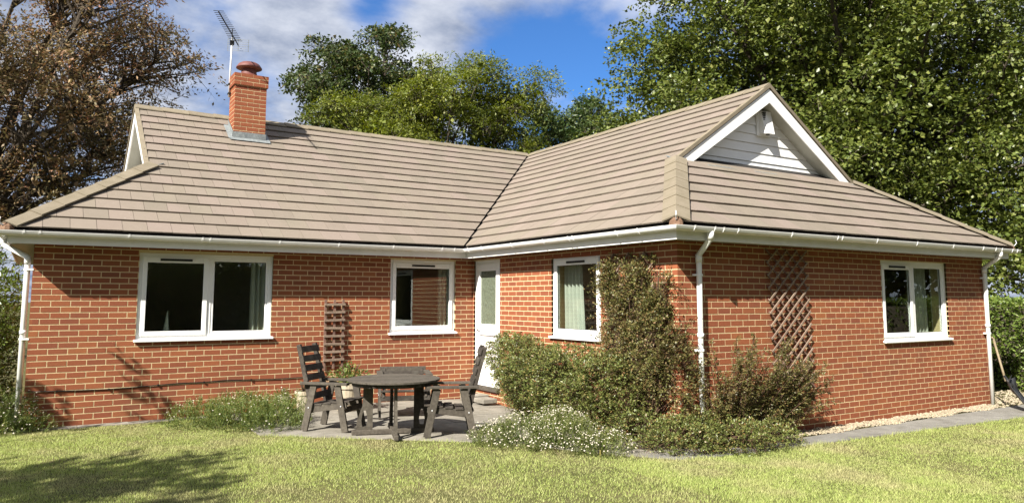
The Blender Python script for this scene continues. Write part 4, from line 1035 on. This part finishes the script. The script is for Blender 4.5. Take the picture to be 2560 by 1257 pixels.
shrub('climbing_cotoneaster', 'russet-green climber trained up the trellis at the wall corner', 'climber',
      [((6.43, -4.25, 1.75), (.13, .46, .46)), ((6.42, -4.22, 1.30), (.14, .48, .45)), ((6.36, -4.32, .85), (.22, .56, .5)), ((6.43, -4.62, 1.55), (.12, .32, .42)), ((6.38, -4.72, .95), (.20, .30, .5)), ((6.45, -3.86, 1.75), (.09, .18, .34)), ((6.44, -4.0, 2.02), (.10, .34, .16)), ((6.44, -4.55, 2.0), (.10, .34, .17)), ((6.46, -4.76, 1.85), (.09, .20, .26)), ((6.45, -4.80, 1.45), (.11, .20, .40)), ((6.43, -4.82, 1.0), (.14, .20, .40)), ((6.46, -3.82, 1.95), (.07, .14, .18)), ((6.46, -3.76, 1.5), (.08, .12, .3)), ((6.60, -5.03, .55), (.13, .045, .50)), ((6.58, -5.03, 1.05), (.10, .035, .45))],
      11500, 9, .033, 'cotoneaster_red', ok=wall_ok, base=(6.4, -4.4, 0), sprig=.18, shell=.9, patchy=.13, stems=9)
def fan_shrub():
    root = empty('arching_cotoneaster', (7.35, -5.12, -.08), 'sparse reddish cotoneaster fanning up below the diamond trellis', 'bush')
    mb = MB(); PX, DX, SP, ED = [], [], [], []
    for i in range(150):
        bx_ = random.uniform(6.98, 8.15); b = Vector((bx_, -5.08 - random.uniform(0, .10), g(bx_, 0)))
        lean = random.uniform(-.30, .32) + (bx_ - 7.2) * .55; ln = random.uniform(.45, 1.45) * (1.12 - .34 * max(0, bx_ - 7.6)); out = random.uniform(.02, .30)
        d = Vector((lean, -out, 1)).normalized(); n_ = 9; pts = []
        for k in range(n_): t = k / (n_ - 1); pts.append(b + d * ln * t + Vector((.18 * lean, -.10 * out, -.34 * (.3 + abs(lean)))) * (t * t * ln))
        for p in pts: p.y = min(p.y, -5.02); p.z = max(p.z, g(p.x, p.y) + .01)
        mb.tube(pts, [.008 * (1 - .75 * k / n_) for k in range(n_)], 4, False)
        for k in range(2, n_):
            for q in range(5):
                t = random.random(); p = pts[k - 1].lerp(pts[k], t); dr = (pts[k] - pts[k - 1]).normalized(); s_ = -1 if q % 2 else 1
                sv_ = Vector((dr.z, random.uniform(-.5, .2), -dr.x)).normalized() * s_; PX.append(p); SP.append((sv_ + dr * .8).normalized()); ED.append(random.uniform(.05, .17) * (1.25 - k / n_))
    mb.build('stems', 'twig', root)
    P = np.array([p[:] for p in PX]); D = np.array([p[:] for p in SP]); ln = np.array(ED); k = 7; t = (np.arange(k) + .5) / k
    X = P[:, None] + D[:, None] * (ln[:, None] * t)[..., None]; S = sideof(D); sg = np.where(np.arange(k) % 2 == 0, 1, -1)
    LD = (D[:, None] * .6 + S[:, None] * sg[None, :, None] * .9 + RNG.normal(size=(len(P), k, 3)) * .3).reshape(-1, 3); X = X.reshape(-1, 3); kk = wall_ok(X) & (X[:, 2] > -.09); X, LD = X[kk], LD[kk]
    V, T = leaf_cloud(X, LD, .028, .55); npmesh('foliage', V, T, 'cotoneaster_red', root)
fan_shrub()
shrub('spreading_cotoneaster', 'low green cotoneaster sprawling over the path edge at the wall corner', 'bush',
      [((6.35, -5.15, .02), (.55, .45, .27)), ((6.95, -5.38, -.02), (.55, .36, .27)), ((7.55, -5.45, -.05), (.45, .26, .24)), ((6.1, -4.7, .05), (.4, .4, .30)), ((6.65, -5.05, .08), (.4, .3, .30))],
      3600, 9, .030, 'cotoneaster', ok=wall_ok, base=(6.6, -5.1, 0), sprig=.13)
shrub('laurel_bush', 'tall light green leafy bush behind the left downpipe', 'bush',
      [((-.70, .75, 1.25), (.52, .55, .55)), ((-.75, .8, .75), (.58, .6, .6)), ((-.45, 1.1, 1.6), (.42, .5, .40)), ((-.60, .7, .35), (.5, .5, .4)), ((-1.3, 1.2, 1.2), (.7, .8, .9)), ((-1.0, 2.6, 1.4), (.9, 1.1, 1.2))],
      3300, 7, .075, 'laurel', ok=lambda X: X[:, 0] < -.12, base=(-.8, .9, 0), sprig=.20, wr=.38)
def fleabane(label, els, n, lsize, m, nfl, group='daisy clumps edging the lawn'):
    root = shrub('fleabane_clump', label, 'flowers', els, n, 8, lsize, m, 'fleabane_green', ok=wall_ok, sprig=.09, droop=.15, wr=.26, group=group, bias=(0, 0, .7), stems=3)
    P, Nn, q = ellipsoid_shell(els, nfl * 2, .10); k = (P[:, 2] > g_np(P[:, 0], P[:, 1]) + .03) & wall_ok(P); P, Nn = P[k][:nfl], Nn[k][:nfl]; n = len(P)
    P = P + Nn * RNG.uniform(.01, .08, n)[:, None] + np.array([0, 0, .02]); A = unit(Nn * .5 + np.array([-.45, -.35, .7]) + RNG.normal(size=(n, 3)) * .25)
    U = sideof(A); Vv = np.cross(A, U); r_ = RNG.uniform(.006, .011, n)
    ring = [P + (U * math.cos(a) + Vv * math.sin(a)) * r_[:, None] * (1 if i % 2 == 0 else .8) for i, a in enumerate([k_ * math.pi / 4 for k_ in range(8)])]
    V = np.stack([P - A * .003] + ring, 1).reshape(-1, 3); i0 = np.arange(n)[:, None] * 9
    T = np.concatenate([i0 + [[0, 1 + k_, 1 + (k_ + 1) % 8]] for k_ in range(8)], 1).reshape(-1, 3); tag(npmesh('flower_heads', V, T, 'petal', root), kind='stuff')
    return root
fleabane('daisy clump smothered in small white flowers at the lawn edge right of the chairs', [((4.82, -4.22, .02), (.42, .40, .30)), ((5.12, -4.62, .02), (.42, .45, .36)), ((5.35, -5.0, -.02), (.32, .32, .24)), ((4.62, -3.95, .0), (.34, .26, .20)), ((5.25, -4.35, .05), (.32, .36, .34))], 3400, .030, 'fleabane', 1050)
fleabane('green daisy clump with few flowers below the wide left window', [((1.95, -.95, .0), (.42, .42, .34)), ((2.35, -1.25, .0), (.45, .45, .37)), ((2.72, -1.55, .0), (.42, .42, .33)), ((2.9, -1.2, .02), (.42, .40, .38)), ((2.55, -.75, .02), (.5, .35, .38))], 4300, .034, 'fleabane_green', 170)
fleabane('small white-flowered daisy clump at the foot of the left downpipe', [((-.12, .0, .18), (.30, .28, .32)), ((-.25, -.25, .05), (.38, .3, .28)), ((.12, -.22, .0), (.24, .2, .2))], 1500, .032, 'fleabane_green', 190)

# clipped hedge along the right-hand boundary: leaf skin over a dark core
hg = empty('clipped_hedge', (16.5, -5, -.1), 'clipped green hedge beyond the right corner of the house', 'hedge')
mb = MB(); mb.box(16.30, 17.4, -17.5, 9, -.1, 1.50); mb.build('branches', 'bark', hg)
n = 30000; yy = RNG.uniform(-17.5, 9, n) ; yy[:16000] = RNG.uniform(-7.5, -1.0, 16000); face = RNG.uniform(0, 1, n) < .74
P = np.stack([np.where(face, 16.18 + RNG.normal(size=n) * .035, RNG.uniform(16.15, 17.5, n)), yy, np.where(face, RNG.uniform(-.1, 1.66, n), 1.62 + RNG.normal(size=n) * .035)], 1)
P[:, 0] += .05 * np.sin(P[:, 1] * 2.1) + .03 * np.sin(P[:, 2] * 5 + P[:, 1] * 3); P[:, 2] += .02 * np.sin(P[:, 1] * 1.7)
D = np.where(face[:, None], np.array([-.7, 0, .45]), np.array([-.2, 0, .9])) + RNG.normal(size=(n, 3)) * .55
V, T = leaf_cloud(P, D, .085, .5); npmesh('foliage', V, T, 'hedge', hg)

h2 = empty('tall_hedge', (8, -18.6, -.1), 'tall unclipped hedge across the lawn, seen only as dark reflections in the windows', 'hedge')
mb = MB(); mb.box(-6, 16, -19.6, -18.3, -.2, 2.9); mb.build('branches', 'bark', h2)
n = 9000; P = np.stack([RNG.uniform(-6.2, 17.2, n), -18.2 + RNG.normal(size=n) * .15, RNG.uniform(-.1, 3.3, n)], 1)
V, T = leaf_cloud(P, RNG.normal(size=(n, 3)) + np.array([0, .8, .2]), .22, .5); npmesh('foliage', V, T, 'darkleaf', h2)

# ------------------------------------------------------------------ trees
def tree(name, label, base, lobes, m, ncl, per, lsize, clr, trunk_r, seed, spread=.75, wr=.62, bark='bark', twig_n=200, flat=.5, group='trees behind the house', core=0, clump=.55):
    """lobes: (centre, radii). clusters of leaves fill the outer part of each lobe"""
    global RNG
    RNG = np.random.default_rng(seed); rs = random.Random(seed)
    root = empty(name, base, label, 'tree', group)
    sub = []
    for (c, r_) in lobes:
        rm = sum(r_) / 3; k_ = max(6, int(7 * rm ** 1.2))
        for d_ in rnd(k_):
            if d_[2] < -.55: continue
            f_ = rs.uniform(.62, 1.0); w_ = clump * rm ** .5 * rs.uniform(.6, 1.3)
            sub.append(((c[0] + d_[0] * r_[0] * f_, c[1] + d_[1] * r_[1] * f_, c[2] + d_[2] * r_[2] * f_), (w_, w_, w_ * .62)))
    P, Nn, q = ellipsoid_shell(sub, ncl, .30)
    keep = (P[:, 2] > base[2] + .8) & ((Nn[:, 2] > -.15) | (RNG.uniform(0, 1, len(P)) < .25)); P, Nn = P[keep], Nn[keep]; n = len(P)
    TD = unit(Nn * .9 + RNG.normal(size=(n, 3)) * .45 + np.array([0, 0, .1])); TL = clr * RNG.uniform(.6, 1.5, n); TS = sideof(TD)
    t_ = (np.arange(per) + .6) / per; sg = np.where(np.arange(per) % 2 == 0, 1.0, -1.0)
    X = P[:, None, :] + TD[:, None, :] * (TL[:, None] * t_)[..., None] - np.array([0, 0, 1.0]) * (TL[:, None] * .35 * t_ ** 2)[..., None]
    X = X + TS[:, None, :] * (sg * RNG.uniform(0, .28, (n, per)) * TL[:, None])[..., None] + RNG.normal(size=(n, per, 3)) * clr * .10
    D = (TD[:, None, :] * .45 + TS[:, None, :] * sg[None, :, None] * .8 + RNG.normal(size=(n, per, 3)) * .3 + np.array([0, 0, -.22])).reshape(-1, 3); X = X.reshape(-1, 3)
    ns = min(n, 6000); E_ = P[:ns] + TD[:ns] * TL[:ns, None] - np.array([0, 0, 1.0]) * (TL[:ns, None] * .35); B0 = P[:ns] - TD[:ns] * TL[:ns, None] * .5; sd_ = TS[:ns] * .009
    tag(npmesh('twigs', np.stack([B0 - sd_, B0 + sd_, E_], 1).reshape(-1, 3), np.arange(ns * 3).reshape(-1, 3), bark, root), kind='stuff')
    V, T = leaf_cloud(X, D, lsize, wr); npmesh('crown', V, T, m, root)
    if core:
        Pc, Nc, qc = ellipsoid_shell([(c, tuple(v * .78 for v in r_)) for c, r_ in lobes], int(core), .9); Pc = Pc[Pc[:, 2] > base[2] + 1.0]
        V, T = leaf_cloud(Pc, RNG.normal(size=Pc.shape), lsize * 1.4, .8); npmesh('inner_crown', V, T, m, root)
    mb = MB(); tops = [Vector(c) for c, _ in lobes]; cen = sum(tops, Vector()) / len(tops); b = Vector(base)
    zt = min(c.z for c in tops); fork = Vector((b.x + (cen.x - b.x) * .4, b.y + (cen.y - b.y) * .4, b.z + max(1.6, (cen.z - b.z) * .45)))
    mb.tube([b - Vector((0, 0, .3)), b + Vector((0, 0, .35)), (b + fork) / 2 + Vector((rs.uniform(-.1, .1), rs.uniform(-.1, .1), 0)), fork], [trunk_r * 1.5, trunk_r * 1.05, trunk_r * .9, trunk_r * .75], 10)
    mb.build('trunk', bark, root, True)
    mb = MB(); ends = []
    for (c, r_) in lobes:
        c = Vector(c); mid = (fork + c) / 2 + Vector((rs.uniform(-.4, .4), rs.uniform(-.4, .4), rs.uniform(0, .5)))
        mb.tube([fork - Vector((0, 0, .2)), mid, c], [trunk_r * .36, trunk_r * .2, trunk_r * .07], 7); ends.append((mid, c, r_))
    mid_r = trunk_r * .16
    for i in range(min(twig_n, n)):
        p = Vector(P[i]); j = min(range(len(ends)), key=lambda k: (ends[k][1] - p).length); c = ends[j][1]; s_ = c + (ends[j][0] - c) * rs.uniform(0, .5)
        md_ = (s_ + p) / 2 + Vector((rs.uniform(-.2, .2), rs.uniform(-.2, .2), rs.uniform(-.1, .3)))
        mb.tube([s_, md_, p], [mid_r * .7, mid_r * .42, mid_r * .12], 5, False)
    mb.build('limbs', bark, root)
    return root
def lobed(c, R_, n, rr_, seed, squash=1.0, keep=None):
    """lobes spread over an ellipsoid of radii R_"""
    rs = random.Random(seed); out = [(c, tuple(r * .52 for r in R_))]
    ga = math.pi * (3 - math.sqrt(5))
    for i in range(n):
        z = 1 - 2 * (i + .5) / n; a = ga * i + rs.uniform(-.3, .3); s = math.sqrt(1 - z * z); k = rs.uniform(.62, .95)
        p = (c[0] + R_[0] * s * math.cos(a) * k, c[1] + R_[1] * s * math.sin(a) * k, c[2] + R_[2] * z * k)
        r_ = rr_ * rs.uniform(.6, 1.3)
        if keep and not keep(p): continue
        out.append((p, (r_, r_, r_ * .8 * squash)))
    return out
tree('horse_chestnut', 'tall horse chestnut with thin browning leaves at the left behind the roof', (-1.6, 14.0, 0), lobed((-1.5, 13.4, 7.5), (5.0, 4.6, 5.4), 34, 1.6, 3), 'chestnut', 10500, 14, .125, .40, .34, 21, .8, .42, twig_n=900, core=1200, clump=.62)
tree('dark_broadleaf_tree', 'dark green broadleaf tree standing tallest in the middle gap', (11.6, 18.0, 0), lobed((11.6, 18.0, 9.5), (2.8, 2.6, 3.7), 26, .95, 6) + [((10.2, 18.8, 12.0), (.9, .9, 1.1)), ((9.6, 19.0, 10.2), (1.1, 1.1, 1.3))], 'darkleaf', 4200, 14, .15, .40, .22, 22, .7, .6, twig_n=200, core=2500, clump=.5)
tree('false_acacia', 'bright yellow-green feathery tree just behind the valley of the roof', (12.2, 12.4, 0), lobed((12.9, 11.5, 8.5), (2.3, 2.0, 1.7), 16, .9, 7) + lobed((10.5, 13.2, 7.6), (2.3, 2.0, 1.5), 12, .9, 8) + lobed((14.2, 11.2, 6.4), (1.5, 1.5, 1.2), 6, .7, 18) + [((12.0, 12.4, 5.7), (1.8, 1.5, 1.2)), ((13.6, 11.4, 5.8), (1.7, 1.5, 1.2)), ((10.2, 13.4, 5.8), (1.6, 1.4, 1.1))], 'robinia', 7000, 16, .13, .42, .2, 23, .75, .36, twig_n=150, core=2500, clump=.5)
tree('young_tree', 'small blue-green tree between the yellow-green tree and the sycamore', (18.2, 13.0, 0), lobed((18.4, 12.9, 7.7), (2.3, 2.0, 2.6), 16, .85, 9), 'smalltree', 2600, 14, .14, .36, .15, 24, .8, .55, twig_n=120, core=1500, clump=.45)
tree('sycamore', 'huge sycamore filling the sky behind the right-hand roof', (23.2, 4.0, 0), lobed((23.2, 4.0, 9.0), (7.0, 6.6, 6.6), 60, 1.75, 12) + lobed((23.2, 4.0, 9.0), (4.8, 4.6, 5.0), 24, 1.6, 13) + [((28.0, .6, 4.0), (2.4, 2.4, 2.4)), ((25.5, 1.2, 3.4), (2.2, 2.2, 1.9)), ((22.6, 3.0, 4.2), (2.0, 2.0, 2.0)), ((31, -1.5, 4.5), (3, 3, 3.2)), ((31, -2.5, 9.5), (4, 4, 4.5)), ((19.6, 6.6, 5.6), (2.0, 2.0, 1.8)), ((17.2, 7.9, 6.6), (1.7, 1.7, 1.6)), ((17.9, 7.4, 8.9), (1.7, 1.7, 1.6)), ((16.6, 8.6, 5.2), (1.5, 1.5, 1.3)), ((21.5, .5, 2.4), (1.8, 1.8, 1.6)), ((24, -1.2, 2.5), (2, 2, 1.8)), ((27, -3.2, 2.7), (2.2, 2.2, 2)), ((30, -5, 3.0), (2.4, 2.4, 2.2)), ((22.5, -.8, 4.6), (1.9, 1.9, 1.8)), ((25.5, -2.3, 5.2), (2.2, 2.2, 2.2)), ((21.0, -1.2, 2.6), (1.5, 1.5, 1.4)), ((28.5, -3.6, 6.6), (2.4, 2.4, 2.4)), ((24.5, -.5, 7.4), (2.2, 2.2, 2.2))], 'sycamore', 28000, 14, .125, .46, .5, 25, .40, .85, twig_n=120, core=42000, clump=.62)
# trees round the rest of the garden: they shade the lawn's left corner and darken the window reflections
for i, (x, y, hz, rx, sd_) in enumerate(((-3.5, -27, 6.0, 4.6, 41), (4.5, -26, 6.6, 5.0, 42), (12.5, -27, 6.2, 4.8, 43), (21, -24, 6.0, 4.8, 44), (30, -19, 6.5, 5.0, 45))):
    tree('garden_tree', ('leafy tree across the lawn behind the photographer, ' + ('farthest left', 'opposite the wide left window', 'opposite the inner corner', 'opposite the front wing', 'beyond the hedge end')[i]), (x, y, 0), lobed((x, y, hz), (rx, rx, hz * .95), 14, 2.0, sd_), 'darkleaf', 1300, 12, .60, .9, .3, sd_, .8, .6, twig_n=60, group='trees across the garden, seen only as reflections')
tree('boundary_tree', 'tree outside the left edge of the view whose shadow falls on the lawn corner', (-6.3, -6.6, 0), lobed((-6.5, -6.45, 6.2), (1.25, .9, .9), 8, .5, 51), 'darkleaf', 210, 12, .20, .40, .18, 51, .8, .55, twig_n=80, group='trees left of the view')

tree('slender_tree', 'slender tree just outside the left edge of the view, shading the foot of the wall', (-2.4, -1.9, 0), [((-1.75, -1.60, 3.22), (.26, .16, .24)), ((-2.75, -1.50, 2.95), (.22, .16, .22))], 'darkleaf', 46, 12, .12, .18, .05, 61, .8, .5, twig_n=40, group='trees left of the view', clump=.4)

# ------------------------------------------------------------------ grass
RNG = np.random.default_rng(5)
def grass(n, x0, x1, y0, y1):
    x = RNG.uniform(x0, x1, n); y = RNG.uniform(y0, y1, n); return x, y
X, Y = [], []
for n, b in ((330000, (-.8, 8.0, -8.9, -.25)), (180000, (5.0, 14.5, -9.2, -5.5)), (40000, (-1.2, 3.2, -4.6, -.25)), (90000, (-4.5, .2, -8.5, -.1))):
    x, y = grass(n, *b); X.append(x); Y.append(y)
X = np.concatenate(X); Y = np.concatenate(Y)
dx = X - CAM.x; dy = Y - CAM.y; dep = dx * fw.x + dy * fw.y; lat = dx * rt.x + dy * rt.y
k = (dep > 3.5) & (np.abs(lat) < dep * .74 + 2.2)
edge = .03 * np.sin(X * 9) + .025 * np.sin(X * 23 + Y * 17)
for poly in (PAT, PAT2, PTH, PTH2): k &= ~inside(X, Y + edge, poly)
k &= ~((X > 5.6) & (Y > -5.33)) & ~((Y > -.2) & (X < 2.45))
X, Y = X[k], Y[k]; n = len(X)
tuft = .5 + .5 * np.sin(X * 3.1 + 1.3 * np.sin(Y * 2.3)) * np.sin(Y * 3.7 + np.sin(X * 1.9))
h = RNG.uniform(.011, .028, n) * (.75 + .6 * tuft); tall = RNG.uniform(0, 1, n) < .012; h[tall] *= 1.9
near = np.zeros(n, bool)
for poly in (PAT, PAT2, PTH, PTH2): near |= inside(X, Y + .11, poly)
h[near] *= RNG.uniform(1.0, 2.1, near.sum())
a = RNG.uniform(0, 2 * math.pi, n); wv = RNG.uniform(.0022, .0042, n); le = RNG.uniform(.1, .9, n) * h
B = np.stack([X, Y, g_np(X, Y) - .003], 1); S_ = np.stack([np.cos(a), np.sin(a), np.zeros(n)], 1) * wv[:, None]
b2 = RNG.uniform(0, 2 * math.pi, n); Tp = B + np.stack([np.cos(b2) * le, np.sin(b2) * le, h], 1)
V = np.stack([B - S_, B + S_, Tp], 1).reshape(-1, 3)
tag(npmesh('grass', V, np.arange(n * 3).reshape(-1, 3), 'grass'), 'short dry-tipped lawn in front of the bungalow', 'grass', kind='stuff')
